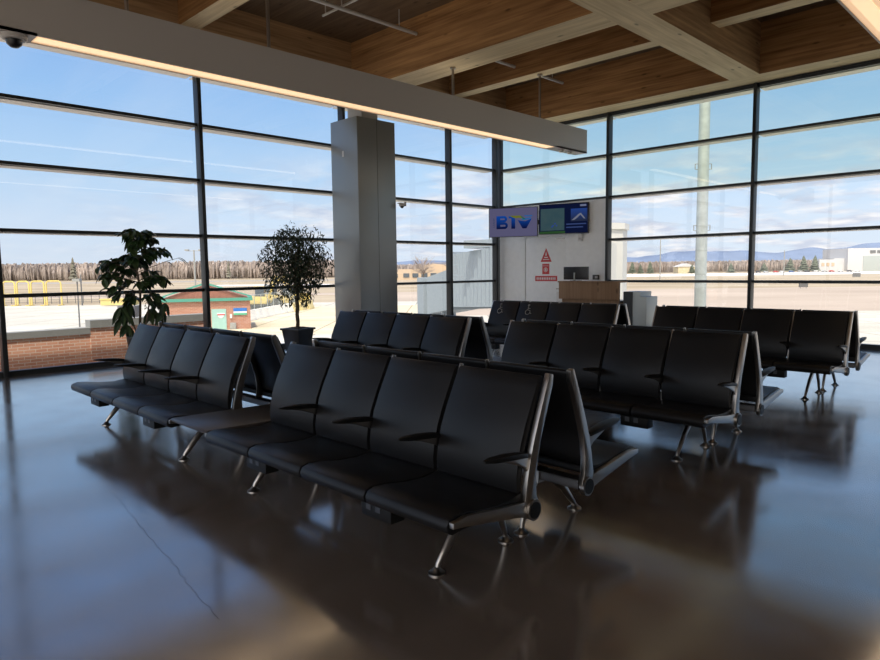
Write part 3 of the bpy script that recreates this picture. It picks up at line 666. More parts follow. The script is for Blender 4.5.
t = thing('door_sign', 'wide red strip sign with a white line of writing, lowest on the white door', 'sign', (1.69, -0.0855, 1.335))
flat(t, 'panel', rect(-0.36, -0.07, 0.36, 0.07), 0.0, MT['red'])
for q in range(11): flat(t, 'marking', rect(-0.31+q*0.058, -0.03, -0.275+q*0.058, 0.03), -0.002, MT['signw'])
# sensor and reader
t = thing('wall_sensor', 'small white sensor box on the white wall right of the door', 'sensor', (2.78, -0.10, 2.38)); b = nb(); abox(b, -0.06, -0.05, -0.09, 0.06, 0, 0.09); link('housing', b, MT['signw'], t, bevel=0.01); b = nb(); abox(b, -0.035, -0.054, -0.05, 0.035, -0.05, 0.0); link('lens', b, MT['pendant'], t)
t = thing('card_reader', 'small dark card reader on the white wall behind the podium', 'card reader', (3.24, -0.10, 1.37)); b = nb(); abox(b, -0.09, -0.03, -0.06, 0.09, 0, 0.06); link('housing', b, MT['laminate'], t, bevel=0.005); b = nb(); abox(b, -0.02, -0.034, -0.03, 0.06, -0.03, 0.03); link('screen', b, MT['steelp'], t, smooth=False)

# podium
t = thing('gate_podium', 'wood-fronted gate podium with a raised oak panel beside the white door', 'podium', (3.89, -1.2, 0))
b = nb(); abox(b, -0.80, -0.32, 0.88, 0.80, -0.28, 1.27); link('front_panel', b, MT['oak'], t, bevel=0.004)
b = nb(); abox(b, -0.82, -0.34, 1.27, 0.82, 0.02, 1.30); link('top', b, MT['oak'], t, bevel=0.004)
b = nb(); abox(b, -0.76, -0.24, 0.10, 0.76, -0.20, 1.27); abox(b, -0.76, -0.20, 0.10, -0.72, 0.35, 0.85); abox(b, 0.72, -0.20, 0.10, 0.76, 0.35, 0.85); link('carcass', b, MT['oak'], t, smooth=False)
b = nb(); abox(b, -0.95, -0.20, 0.0, -0.76, 0.38, 1.04); link('side_cabinet', b, MT['signw'], t, bevel=0.004)
b = nb(); abox(b, -0.76, -0.195, 0.82, 0.76, 0.40, 0.86); link('worktop', b, MT['laminate'], t, smooth=False)
b = nb(); abox(b, -0.72, -0.18, 0.0, 0.72, 0.32, 0.10); link('plinth', b, MT['black'], t, smooth=False)
# monitor on the podium: seen from the back
t = thing('computer_monitor', 'black computer monitor standing on the gate podium, seen from behind', 'monitor', (3.42, -1.30, 1.30), radians(4))
b = nb(); abox(b, -0.33, 0.0, 0.03, 0.33, 0.035, 0.335); link('screen_housing', b, MT['black'], t, bevel=0.006)
b = nb(); abox(b, -0.045, -0.03, 0.012, -0.012, 0.0, 0.20); link('stand', b, MT['inox'], t, bevel=0.003)
b = nb(); abox(b, -0.12, -0.07, 0.0, 0.12, 0.08, 0.012); link('base', b, MT['black'], t, bevel=0.003)
# stepped steel bag sizer
t = thing('bag_sizer', 'stepped brushed steel bag sizer box at the right of the podium', 'bag sizer', (5.09, -1.35, 0))
b = nb(); prism(b, [(-0.24, 0.0), (0.30, 0.0), (0.30, 0.97), (0.155, 0.97), (0.155, 1.08), (-0.24, 1.08)], -0.25, 0.25, axis='y'); link('body', b, MT['inox'], t, bevel=0.006)
b = nb(); abox(b, -0.245, -0.256, 0.06, -0.02, -0.250, 1.075); link('dark_panel', b, MT['black'], t, smooth=False)

# ================================================================== POTTED PLANTS
def leaf_blade(bm, p, d, up, l, w, droop=0.3, n=4):
    d = d.normalized(); s = d.cross(up)
    if s.length < 1e-3: s = Vector((1, 0, 0))
    s.normalize(); nn = s.cross(d).normalized()
    prev = None
    for i in range(n+1):
        f = i/n; c = p + d*l*f - Vector((0, 0, 1))*droop*l*f*f
        ww = w*sin(pi*min(0.98, f*0.92+0.06))**0.8*0.5
        row = (bm.verts.new(c - s*ww + nn*ww*0.35), bm.verts.new(c), bm.verts.new(c + s*ww + nn*ww*0.35))
        if prev:
            bm.faces.new((prev[0], prev[1], row[1], row[0])); bm.faces.new((prev[1], prev[2], row[2], row[1]))
        prev = row
t = thing('rubber_plant', 'tall leafy plant with large drooping dark leaves, left of the two by the window', 'potted plant', (0.82, -10.44, 0))
b = nb(); lathe(b, [(0.14, 0.0), (0.15, 0.03), (0.19, 0.42), (0.205, 0.52), (0.205, 0.55), (0.185, 0.55), (0.18, 0.50)], seg=28); link('pot', b, MT['pot'], t)
b = nb(); lathe(b, [(0.180, 0.48), (0.178, 0.515)], seg=24); link('soil', b, MT['soil'], t)
rng = random.Random(3)
b = nb(); tips = []
trunk = [(0, 0, 0.52), (0.02, 0.02, 0.9), (-0.01, 0.05, 1.25), (0.0, 0.02, 1.6), (0.02, -0.02, 1.95), (0.0, 0.0, 2.2)]
tube(b, trunk, [0.024, 0.021, 0.019, 0.016, 0.012, 0.006], 8)
tube(b, [(0.05, 0.03, 0.52), (0.09, 0.10, 0.85), (0.07, 0.17, 1.15), (0.05, 0.22, 1.45)], [0.016, 0.014, 0.012, 0.006], 8)
tube(b, [(-0.04, -0.02, 0.52), (-0.05, -0.08, 0.8), (-0.02, -0.16, 1.1), (0.0, -0.2, 1.3)], [0.014, 0.012, 0.010, 0.005], 8)
brs = []
for i in range(44):
    z = rng.uniform(1.12, 2.26); a = rng.uniform(0, 2*pi); reach = rng.uniform(0.20, 0.60)*(1.1-abs(z-1.55)*0.75)
    p0 = Vector((0.0, 0.02, z)); p1 = p0 + Vector((cos(a)*reach*0.6, sin(a)*reach*0.6, 0.10)); p2 = p0 + Vector((cos(a)*reach, sin(a)*reach, 0.06))
    tube(b, [tuple(p0), tuple(p1), tuple(p2)], [0.008, 0.006, 0.004], 6); brs.append((p0, p1, p2, a))
# one long stray twig to the right
p0 = Vector((0, 0.02, 1.62)); p1 = Vector((0.22, 0.42, 1.80)); p2 = Vector((0.28, 0.62, 1.86)); tube(b, [tuple(p0), tuple(p1), tuple(p2)], [0.007, 0.005, 0.003], 6)
lows = []
for (yy, zz) in ((-0.22, 1.0), (-0.28, 0.85), (-0.20, 0.75), (0.24, 1.0), (0.38, 0.95), (0.18, 0.95), (-0.16, 1.12), (-0.3, 1.05), (0.32, 1.15), (0.44, 1.08)):
    lows.append((Vector((rng.uniform(-.1, .1), yy, zz)))); tube(b, [(0.02, 0.1*(1 if yy > 0 else -1), zz+0.05), (rng.uniform(-.05, .05), yy*0.6, zz+0.12), tuple(lows[-1])], [0.006, 0.005, 0.003], 6)
link('stems', b, MT['bark'], t)
b = nb()
for (p0, p1, p2, a) in brs:
    for q in range(9):
        f = rng.uniform(0.25, 1.0); p = p0.lerp(p1, f*2) if f < 0.5 else p1.lerp(p2, f*2-1)
        aa = a + rng.uniform(-1.5, 1.5); d = Vector((cos(aa), sin(aa), rng.uniform(-0.9, 0.25)))
        leaf_blade(b, p, d, Vector((rng.uniform(-.5, .5), rng.uniform(-.5, .5), 1)), rng.uniform(0.12, 0.19), rng.uniform(0.09, 0.13), rng.uniform(0.2, 0.6))
for p in lows:
    for q in range(5):
        aa = rng.uniform(0, 2*pi); leaf_blade(b, p, Vector((cos(aa)*0.6, sin(aa)*0.6, -0.8)), Vector((1, 0, 0.6)), rng.uniform(0.16, 0.24), rng.uniform(0.08, 0.11), 0.4)
for q in range(14):
    aa = q*2.4; leaf_blade(b, Vector((0, 0, rng.uniform(2.0, 2.2))), Vector((cos(aa), sin(aa), rng.uniform(0.0, 0.5))), Vector((0, 0, 1)), rng.uniform(0.12, 0.2), 0.075, 0.6)
for p in (p2_ for p2_ in (Vector((0.22, 0.42, 1.80)), Vector((0.28, 0.62, 1.86)), Vector((0.27, 0.60, 1.85)))):
    leaf_blade(b, p, Vector((0.3, 0.8, -0.4)), Vector((0, 0, 1)), 0.16, 0.07, 0.4)
link('foliage', b, MT['leaf'], t, norm=False)

t = thing('ficus_tree', 'round-crowned fig tree with small leaves in a square black pot near the column', 'potted plant', (0.80, -7.33, 0))
b = nb()
def sqpot(b, prof, rot):
    rings = []
    for r_, z in prof:
        rings.append([b.verts.new((r_*sqrt(2)*cos(rot+pi/4+q*pi/2), r_*sqrt(2)*sin(rot+pi/4+q*pi/2), z)) for q in range(4)])
    for i in range(len(rings)-1):
        for q in range(4): b.faces.new((rings[i][q], rings[i][(q+1) % 4], rings[i+1][(q+1) % 4], rings[i+1][q]))
    b.faces.new(rings[0][::-1]); b.faces.new(rings[-1])
sqpot(b, [(0.17, 0), (0.225, 0.43), (0.250, 0.43), (0.250, 0.47), (0.22, 0.47), (0.215, 0.44)], radians(14)); link('pot', b, MT['pot'], t, bevel=0.004)
b = nb(); sqpot(b, [(0.205, 0.42), (0.205, 0.455), (0.10, 0.49)], radians(14)); link('soil', b, MT['soil'], t, smooth=False)
b = nb()
for ph in (0, 2*pi/3, 4*pi/3):
    tube(b, [(0.022*cos(ph + z*7), 0.022*sin(ph + z*7), 0.44 + z) for z in [q*0.06 for q in range(11)]], 0.020, 8)
rng = random.Random(11); tips = []
for i in range(34):
    a = rng.uniform(0, 2*pi); el_ = rng.uniform(-0.35, 1.45); rr = rng.uniform(0.45, 0.78)
    c0 = Vector((0, 0, rng.uniform(1.0, 1.35))); e = Vector((cos(a)*cos(el_)*rr, sin(a)*cos(el_)*rr, 1.70 + sin(el_)*rr*0.95)) - Vector((0, 0, 0.0))
    mid = c0.lerp(e, 0.5) + Vector((0, 0, 0.07))
    tube(b, [tuple(Vector((0, 0, c0.z))), tuple(mid), tuple(e)], [0.011, 0.007, 0.003], 6); tips.append((c0, mid, e))
link('trunk', b, MT['bark'], t)
b = nb()
for i in range(4600):
    u = rng.random(); a = rng.uniform(0, 2*pi); cz_ = rng.uniform(-1, 1); s_ = sqrt(1-cz_*cz_); r_ = 0.70*(rng.random()**0.42)
    r_ *= 1 + 0.13*sin(3*a + 2*cz_)*cos(4*cz_) + rng.gauss(0, 0.03)
    p = Vector((cos(a)*s_*r_*0.96, sin(a)*s_*r_, 1.79 + cz_*r_*1.10))
    if p.z < 1.05 and rng.random() < 0.35: continue
    d = Vector((rng.uniform(-1, 1), rng.uniform(-1, 1), rng.uniform(-1.2, 0.3)))
    leaf_blade(b, p, d, Vector((rng.uniform(-1, 1), rng.uniform(-1, 1), 0.6)), rng.uniform(0.05, 0.085), rng.uniform(0.022, 0.034), 0.3, n=2)
for i in range(110):
    a = rng.uniform(0, 2*pi); p = Vector((cos(a)*rng.uniform(.1, .38), sin(a)*rng.uniform(.1, .38), rng.uniform(0.92, 1.15)))
    leaf_blade(b, p, Vector((rng.uniform(-1, 1), rng.uniform(-1, 1), -0.8)), Vector((0.4, 0.2, 1)), 0.07, 0.03, 0.3, n=2)
link('foliage', b, MT['leaf2'], t, norm=False)

# ================================================================== OUTDOORS
G = -4.2
def gplane(name, cx_, cy_, w, l, z, m, rz=radians(44.9), st=True):
    b = nb(); abox(b, -w/2, -l/2, -0.05, w/2, l/2, 0); o_ = link(name, b, m, smooth=False); o_.location = (cx_, cy_, z); o_.rotation_euler = (0, 0, rz); o_['kind'] = 'structure'; return o_
def vw(r, d): # ground point r metres along and d metres across the airfield axes (which lie at 45 degrees to the hall)
    return (12.14 + 0.708*r - 0.706*d, -14.64 + 0.706*r + 0.708*d)
def strip(name, r0, r1, d0, d1, dz, m):
    c_ = vw((r0+r1)/2, (d0+d1)/2); return gplane(name, c_[0], c_[1], r1-r0, d1-d0, G+dz, m)
strip('floor_grass', -6000, 6000, -40, 9000, 0.0, MT['grass'])
strip('floor_apron', -140, -3, 16, 122, 0.06, MT['apron'])
strip('floor_apron_middle', -26, 2, 60, 108, 0.075, MT['apron_y'])
strip('floor_apron_north', -3, 120, 16, 82, 0.06, MT['apron'])
strip('floor_taxiway', -18, 220, 82, 175, 0.05, MT['asph'])
strip('floor_taxiway_edge', -140, -18, 160, 176, 0.05, MT['asph'])
strip('floor_road', -500, -60, 420, 455, 0.04, MT['road'])
strip('floor_runway', -60, 900, 300, 335, 0.05, MT['grass'])
strip('floor_runway_far', -40, 1200, 420, 560, 0.05, MT['runway'])
strip('floor_runway_west', -102, -48, 280, 305, 0.05, MT['runway'])

# brick wing next to the west windows
t = thing('brick_wing', 'low red brick wing with grey coping just outside the left window wall', 'building', (-2.5, -10.2, G))
b = nb(); abox(b, -0.22, -12, 0, 0.0, 0.0, 4.57); abox(b, -0.22, 0.0, 0, 0.02, 2.5, 4.69); abox(b, -4.0, 2.3, 0, -0.22, 2.5, 3.5); abox(b, -4.0, -12, 0, -3.8, 2.3, 3.5); link('wall', b, MT['brick'], t, smooth=False)
b = nb(); abox(b, -0.26, -12, 4.57, 0.03, 0.0, 4.70); abox(b, -0.26, 0.0, 4.69, 0.05, 2.52, 4.85); link('coping', b, MT['coping'], t, smooth=False)
b = nb(); abox(b, -4.0, -12, 3.3, -0.22, 2.3, 3.45); link('roof', b, MT['coping'], t, smooth=False)

# brick service building with green eaves
RZ = radians(44.9)
t = thing('service_building', 'small brick airport building with green eaves and a pale green door on the apron', 'building', (-50.5, 15.2, G), radians(63))
b = nb(); abox(b, -4.3, 0, 0, 4.2, 7, 3.0); link('wall', b, MT['brickf'], t, smooth=False)
b = nb(); prism(b, [(-4.3, 3.2), (4.2, 3.2), (0.0, 4.6)], 0.05, 7.0, axis='y'); link('roof', b, MT['rust'], t, smooth=False)
b = nb(); abox(b, -4.6, -0.25, 2.95, 4.45, 7.2, 3.25); link('eave', b, MT['green'], t, smooth=False)
b = nb(); prism(b, [(-4.5, 3.3), (-4.5, 3.42), (0.0, 4.85), (4.4, 3.42), (4.4, 3.3), (0.0, 4.65)], -0.15, 0.15, axis='y'); link('roof_edge', b, MT['green'], t, smooth=False)
b = nb(); abox(b, 0.45, -0.06, 0, 1.85, 0, 2.15); dd = link('door', b, MT['teal'], t, smooth=False)
b = nb(); prism(b, [(0.95, 1.75), (1.75, 1.75), (1.55, 1.35), (1.35, 1.2), (1.1, 1.35)], -0.09, -0.06, axis='y'); link('notice', b, MT['signw'], dd, smooth=False)
b = nb(); abox(b, 1.0, -0.10, 1.52, 1.7, -0.09, 1.64); link('notice_bar', b, MT['red'], dd, smooth=False)
b = nb(); abox(b, 2.55, -0.08, 1.50, 3.85, 0, 2.20); sg = link('sign_board', b, mat('sign blue', (0.03, 0.16, 0.50), 0.5), t, smooth=False)
b = nb(); abox(b, 2.55, -0.10, 1.50, 3.85, -0.08, 1.70); link('sign_band', b, mat('sign green', (0.10, 0.42, 0.25), 0.5), sg, smooth=False)
b = nb(); abox(b, 2.55, -0.10, 1.70, 3.85, -0.08, 1.86); link('sign_band', b, MT['signw'], sg, smooth=False)
b = nb(); abox(b, 2.15, -0.4, 0.0, 2.75, -0.05, 0.75); link('utility_box', b, MT['coping'], t, bevel=0.03)
b = nb(); abox(b, 2.2, -0.15, 1.2, 2.4, 0, 1.6); link('wall_box', b, MT['signw'], t, smooth=False)

# yellow pipe frames
hoops = [(-82.6, 1.1, 'leftmost yellow pipe frame on the apron, cut by the window edge'), (-80.0, 1.08, 'yellow pipe frame, second from the left on the apron'), (-77.4, 1.12, 'middle one of the five yellow pipe frames on the apron'), (-74.7, 1.2, 'yellow pipe frame, second from the right of the five'), (-71.7, 1.38, 'rightmost yellow pipe frame, beside the lamp posts')]
for i, (r__, w, lab) in enumerate(hoops):
    x, y = vw(r__, 122)
    t = thing('pipe_frame', lab, 'barrier', (x, y, G), RZ, 'yellow pipe frames on the apron')
    b = nb(); tube(b, [(-w, 0, 0), (-w, 0, 4.1), (-w+0.12, 0, 4.4), (-w+0.4, 0, 4.6), (w-0.4, 0, 4.6), (w-0.12, 0, 4.4), (w, 0, 4.1), (w, 0, 0)], 0.13, 8); link('hoop', b, MT['yellow'], t)
    for sx in (-w, w): b = nb(); abox(b, sx-0.12, -1.2, 0, sx+0.12, 0.6, 0.22); link('foot', b, MT['yellow'], t, smooth=False)
    b = nb(); tube(b, [(-w, 0, 2.3), (w, 0, 2.3)], 0.05, 6); link('rail', b, MT['yellow'], t)
# fence behind the frames
t = thing('mesh_fence', 'low dark mesh fence behind the yellow frames on the apron', 'fence', (-133.5, 25.0, G), RZ)
for q in range(18): b = nb(); tube(b, [(-12+q*1.6, 0, 0), (-12+q*1.6, 0, 2.0)], 0.06, 5); link('post', b, MT['wire'], t)
b = nb()
for z_ in (0.3, 0.8, 1.3, 1.95): tube(b, [(-12, 0, z_), (15.2, 0, z_)], 0.035, 4)
link('rail', b, MT['wire'], t)

def lamp_post(x, y, h, lab, rad=0.08, head='box', m=None):
    t = thing('lamp_post', lab, 'lamp post', (x, y, G), RZ)
    b = nb(); tube(b, [(0, 0, 0), (0, 0, h)], [rad*1.3, rad], 8); link('pole', b, m or MT['wire'], t)
    b = nb()
    if head == 'box': abox(b, -0.4, -0.25, h-0.1, 0.4, 0.25, h+0.22)
    elif head == 'twin':
        tube(b, [(-1.0, 0, h-0.1), (1.0, 0, h-0.1)], 0.05, 6); abox(b, -1.25, -0.2, h-0.1, -0.7, 0.2, h+0.12); abox(b, 0.7, -0.2, h-0.1, 1.25, 0.2, h+0.12)
    else: lathe(b, [(0.02, h), (0.10, h+0.05), (0.02, h+0.3)], seg=8)
    link('lamp_head', b, MT['coping'], t, smooth=False); return t
lamp_post(-66.1, 8.1, 5.1, 'thin lamp post with small box head standing on the bright apron, left', 0.06)
lamp_post(-119.6, 24.3, 5.6, 'dark lamp post behind the fence right of the yellow frames', 0.10, 'none')
lamp_post(-78.4, 27.0, 9.0, 'tall pale twin-headed lamp post seen left of the first mullion', 0.11, 'twin', MT['coping'])
lamp_post(-128.9, 270.1, 19, 'thin tall mast on the airfield left of the big white pole', 0.2, 'none', MT['coping'])
lamp_post(-122.3, 418.4, 15, 'distant thin mast in front of the bare woods at right', 0.25, 'none', MT['coping'])
t = thing('yellow_skip', 'low yellow container on the apron right of the yellow frames', 'container', (-111.5, 28.2, G), RZ)
b = nb(); prism(b, [(-3.2, 0.2), (2.8, 0.2), (3.2, 1.3), (-3.2, 1.3)], -0.8, 0.8, axis='y'); link('body', b, mat('faded yellow', (0.62, 0.50, 0.20), 0.6), t, smooth=False)
b = nb(); abox(b, -3.3, -0.9, 1.2, 3.3, 0.9, 1.35); link('rim', b, MT['yellow'], t, smooth=False)
t = thing('equipment_crate', 'dark grey crate beside the brick building, behind the plant', 'crate', (-60.5, 11.3, G), RZ)
b = nb(); abox(b, -0.9, -0.6, 0.1, 0.9, 0.6, 2.4); link('body', b, MT['wire'], t, bevel=0.04); b = nb(); abox(b, -0.9, -0.6, 0, 0.9, 0.6, 0.1); link('pallet', b, MT['coping'], t, smooth=False)

# concrete blocks in a line, yellow-stained towards the far end
bl = [(-58.4, 24.3), (-60.1, 26.2), (-61.8, 28.1), (-63.5, 30.0), (-65.2, 31.9), (-66.9, 33.9), (-68.6, 36.0), (-70.2, 38.1), (-71.8, 40.4), (-73.3, 42.7)]
a_ = atan2(42.7-24.3, -73.3+58.4)
yb = mat('yellowed concrete block', (0.70, 0.58, 0.28), 0.8)
names_ = ['nearest white concrete barrier block, touching the brick building', 'second white concrete barrier block from the brick building', 'third white concrete barrier block from the brick building', 'fourth white concrete barrier block from the brick building', 'fifth white concrete barrier block, left of the fig tree stem', 'sixth concrete barrier block, behind the fig tree stem', 'first yellowish concrete barrier block right of the fig tree stem', 'second yellowish concrete barrier block right of the fig tree stem', 'yellowish concrete barrier block next to the last one', 'farthest yellowish concrete barrier block, near the column']
for i, (x, y) in enumerate(bl):
    b = nb(); prism(b, [(-0.4, 0), (0.4, 0), (0.38, 0.25), (0.18, 0.6), (0.14, 1.25), (-0.14, 1.25), (-0.18, 0.6), (-0.38, 0.25)], -1.2, 1.2)
    o_ = link('barrier_block', b, yb if i > 6 else MT['concrete_block'], bevel=0.03); o_.location = (x, y, G+0.076); o_.rotation_euler = (0, 0, a_)
    tag(o_, names_[i], 'barrier', 'concrete barrier blocks')
# chain-link fence panels above the blocks
t = thing('chain_fence', 'grey chain-link fence running behind the concrete blocks', 'fence', (-59.2, 23.4, G), a_)
for q in range(11): b = nb(); tube(b, [(q*2.3, 0.9, 0), (q*2.3, 0.9, 2.9)], 0.05, 5); link('post', b, MT['palegal'], t)
b = nb()
for z_ in (0.2, 2.9): tube(b, [(0, 0.9, z_), (23, 0.9, z_)], 0.035, 5)
link('rail', b, MT['palegal'], t)
b = nb()
for q in range(110):
    tube(b, [(q*0.21, 0.9, 0.2), (min(23, q*0.21+1.2), 0.9, 2.85)], 0.008, 3, caps=False); tube(b, [(q*0.21, 0.9, 2.85), (min(23, q*0.21+1.2), 0.9, 0.2)], 0.008, 3, caps=False)
link('mesh', b, MT['palegal'], t, smooth=False)
# construction machines
def machine(x, y, rz, kind, lab):
    t = thing('loader' if kind else 'excavator', lab, 'construction machine', (x, y, G+0.06), rz)
    b = nb(); prism(b, [(-2.0, 0.9), (1.0, 0.9), (1.2, 1.5), (0.9, 2.0), (-1.8, 2.1), (-2.2, 1.6)], -0.9, 0.9, axis='y'); link('body', b, MT['yellow'], t, bevel=0.06)
    b = nb(); abox(b, -0.7, -0.65, 2.0, 0.6, 0.65, 3.4); cb = link('cab', b, MT['dkglass'], t, bevel=0.06)
    b = nb(); abox(b, -0.85, -0.75, 3.4, 0.75, 0.75, 3.55); link('cab_roof', b, MT['yellow'] if not kind else MT['wire'], cb, smooth=False)
    if kind:
        for sx in (-1.3, 1.2):
            for sy in (-1, 1):
                b = nb(); tube(b, [(sx, sy*0.75, 0.75), (sx, sy*1.2, 0.75)], 0.75, 16); link('wheel', b, MT['black'], t)
        b = nb(); tube(b, [(0.8, 0, 1.6), (2.2, 0, 1.9), (3.1, 0, 0.8)], 0.16, 8); link('boom', b, MT['yellow'], t)
        b = nb(); prism(b, [(2.9, 0.2), (4.0, 0.15), (3.9, 0.5), (3.2, 1.3), (2.9, 1.2)], -1.2, 1.2, axis='y'); link('bucket', b, MT['wire'], t, smooth=False)
    else:
        for sy in (-1, 1):
            b = nb(); prism(b, [(-1.9, 0.1), (1.7, 0.1), (2.1, 0.45), (1.7, 0.85), (-1.9, 0.85), (-2.3, 0.45)], sy*1.0-0.25, sy*1.0+0.25, axis='y'); link('track', b, MT['black'], t, bevel=0.05)
        b = nb(); tube(b, [(0.9, 0.5, 1.5), (2.2, 0.5, 4.2), (3.6, 0.5, 5.0)], [0.20, 0.17, 0.13], 8); tube(b, [(3.6, 0.5, 5.0), (4.6, 0.5, 2.6)], [0.13, 0.10], 8); link('boom', b, MT['yellow'], t)
        b = nb(); prism(b, [(4.2, 1.6), (5.0, 2.4), (4.8, 2.8), (4.3, 2.7), (3.9, 2.0)], 0.1, 0.9, axis='y'); link('bucket', b, MT['wire'], t, smooth=False)
machine(-78, 37, radians(50), 0, 'yellow excavator with raised boom behind the chain-link fence, left of the fig tree')
machine(-77.5, 41.5, radians(215), 1, 'yellow wheel loader just left of the fig tree stem, nearer of the two')
machine(-83, 42, radians(30), 1, 'yellow wheel loader farther back, behind the lower fig tree crown')
machine(-83, 46.8, radians(235), 0, 'farthest yellow excavator, right of the fig tree stem')

# jet bridge
t = thing('jet_bridge', 'pale corrugated jet bridge reaching out from behind the white gate wall', 'jet bridge', (0, 0, G))
def corr_box(b, p0, p1, w, z0, z1, pitch=0.45):
    """box tunnel from p0 to p1 with vertical corrugation on both sides"""
    d = Vector((p1[0]-p0[0], p1[1]-p0[1])); ln = d.length; d.normalize(); n_ = Vector((-d.y, d.x))
    dz0, dz1 = p0[2]-0, p1[2]-0
    k_ = max(2, int(ln/pitch)); rows = []
    for q in range(k_*2+1):
        f = q/(k_*2); off = 0.09 if q % 2 else 0.0
        c_ = Vector(p0[:2]) + d*ln*f; zz = dz0 + (dz1-dz0)*f
        rows.append([b.verts.new((c_.x + n_.x*s*(w/2+off), c_.y + n_.y*s*(w/2+off), z)) for s, z in ((-1, z0+zz), (1, z0+zz), (1, z1+zz), (-1, z1+zz))])
    for q in range(len(rows)-1):
        for e in range(4): b.faces.new((rows[q][e], rows[q][(e+1) % 4], rows[q+1][(e+1) % 4], rows[q+1][e]))
    b.faces.new(rows[0]); b.faces.new(rows[-1][::-1])
b = nb(); lathe(b, [(1.42, 3.5), (1.42, 7.35), (1.5, 7.35), (1.5, 7.6), (0.3, 7.7)], -2.9, 9.6, 10); link('rotunda', b, MT['bridge_w'], t)
b = nb(); lathe(b, [(0.5, 0), (0.5, 3.5)], -2.9, 9.6, 16); link('support_column', b, MT['bridge_w'], t)
b = nb(); corr_box(b, (1.25, 0.75, 0.35), (-2.3, 8.6, 0.35), 1.8, 3.9, 6.4); link('fixed_walkway', b, MT['bridge_w'], t, smooth=False)
b = nb(); corr_box(b, (-4.2, 9.8, 0.35), (-13.0, 13.4, -0.1), 2.7, 3.8, 6.75); link('outer_tunnel', b, MT['bridge'], t, smooth=False)
b = nb(); corr_box(b, (-12.6, 13.3, -0.2), (-18.5, 16.2, -1.0), 1.9, 3.9, 6.3); link('inner_tunnel', b, MT['bridge'], t, smooth=False)
d_ = Vector((-9.9, 2.7)).normalized()
b = nb(); corr_box(b, (-12.85, 13.34, -0.1), (-13.35, 13.54, -0.12), 2.95, 3.65, 6.9, pitch=0.25); link('tunnel_collar', b, MT['bridge_d'], t, smooth=False)
b = nb(); corr_box(b, (-18.6, 16.0, 0), (-20.2, 17.0, 0), 1.9, 2.8, 5.3); cb = link('cab', b, MT['bridge'], t, smooth=False)
b = nb(); prism(b, [(-20.3, 2.5), (-18.6, 2.5), (-18.6, 2.8), (-20.3, 2.8)], 15.5, 17.4, axis='y'); link('cab_floor', b, MT['bridge_d'], cb, smooth=False)
b = nb(); 
for (sx, sy) in ((-16.6, 14.6), (-17.6, 16.4)): tube(b, [(sx, sy, 0.6), (sx, sy, 3.4)], 0.22, 10)
tube(b, [(-16.4, 14.2, 0.6), (-17.8, 16.8, 0.6)], 0.25, 8); link('drive_column', b, MT['bridge_d'], t)
for (sx, sy) in ((-16.3, 14.1), (-17.9, 16.9)):
    b = nb(); tube(b, [(sx-0.2, sy+0.2, 0.6), (sx+0.2, sy-0.2, 0.6)], 0.6, 18); link('wheel', b, MT['black'], t)
b = nb()
for (sx, sy, hh) in ((-9.7, 10.9, 2.0), (-9.35, 10.8, 1.7), (-9.9, 11.3, 1.6)): tube(b, [(sx, sy, 6.95), (sx, sy, 6.95+hh)], 0.035, 6)
abox(b, -11.2, 10.6, 6.9, -9.0, 11.6, 7.3); link('roof_unit', b, MT['bridge'], t, smooth=False)
t = thing('ground_power_unit', 'pale service unit on the apron below the jet bridge', 'ground equipment', (-13.6, 11.4, G), RZ)
b = nb(); abox(b, -1.4, -0.8, 0.4, 1.4, 0.8, 2.0); link('body', b, MT['bridge'], t, bevel=0.08)
for sx in (-0.9, 0.9):
    for sy in (-0.7, 0.7):
        b = nb(); tube(b, [(sx, sy-0.1, 0.35), (sx, sy+0.1, 0.35)], 0.35, 14); link('wheel', b, MT['black'], t)

# big pale light mast close to the north windows
t = thing('light_mast', 'thick pale galvanised light mast rising outside the right-hand windows', 'mast', (1.42, 10.36, G))
b = nb(); tube(b, [(0, 0, 0), (0, 0, 15)], [0.232, 0.185], 24); link('pole', b, MT['palegal'], t)
b = nb(); lathe(b, [(0.5, 0), (0.5, 0.05), (0.32, 0.06)], seg=20); link('base_plate', b, MT['palegal'], t)
for z_ in (7.28, 9.58):
    for s in (-1, 1):
        b = nb(); pts_ = [(s*0.19*0.708, s*0.19*0.706, z_+0.1), (s*0.31*0.708, s*0.31*0.706, z_+0.1), (s*0.31*0.708, s*0.31*0.706, z_-0.1), (s*0.19*0.708, s*0.19*0.706, z_-0.1)]
        tube(b, pts_, 0.018, 6); link('step_bracket', b, MT['coping'], t)

# far buildings
def block(b, x, y, w, d, h): abox(b, x-w/2, y-d/2, 0, x+w/2, y+d/2, h)
t = thing('terminal_building', 'distant tan airport building with a row of windows, left of the jet bridge', 'building', (-274, 253, G), RZ)
b = nb(); abox(b, -11, 0, 0, 22, 14, 6.5); abox(b, -26, 4, 0, -11, 16, 4.6); prism(b, [(2, 6.5), (20, 6.5), (16, 9), (11, 9.6), (6, 9)], 2, 12, axis='y'); link('wall', b, MT['tanb'], t, smooth=False)
for q in range(8):
    b = nb(); x_ = -24 + q*5.4; abox(b, x_, -0.3 if x_ > -11 else 3.7, 1.5, x_+3.6, 0.0 if x_ > -11 else 4.0, 4.0 if x_ > -11 else 3.6); link('window', b, MT['dkglass'], t, smooth=False)
t = thing('hangar', 'large pale hangar with a wide grey door at the right horizon', 'building', (-136.9, 687.2, G), RZ)
b = nb(); abox(b, -16, 0, 0, 40, 40, 21); abox(b, -26, 5, 0, -16, 30, 12); link('wall', b, MT['hangar'], t, smooth=False)
b = nb(); abox(b, -2, -0.4, 0, 40, 0, 14); link('hangar_door', b, MT['palegal'], t, smooth=False)
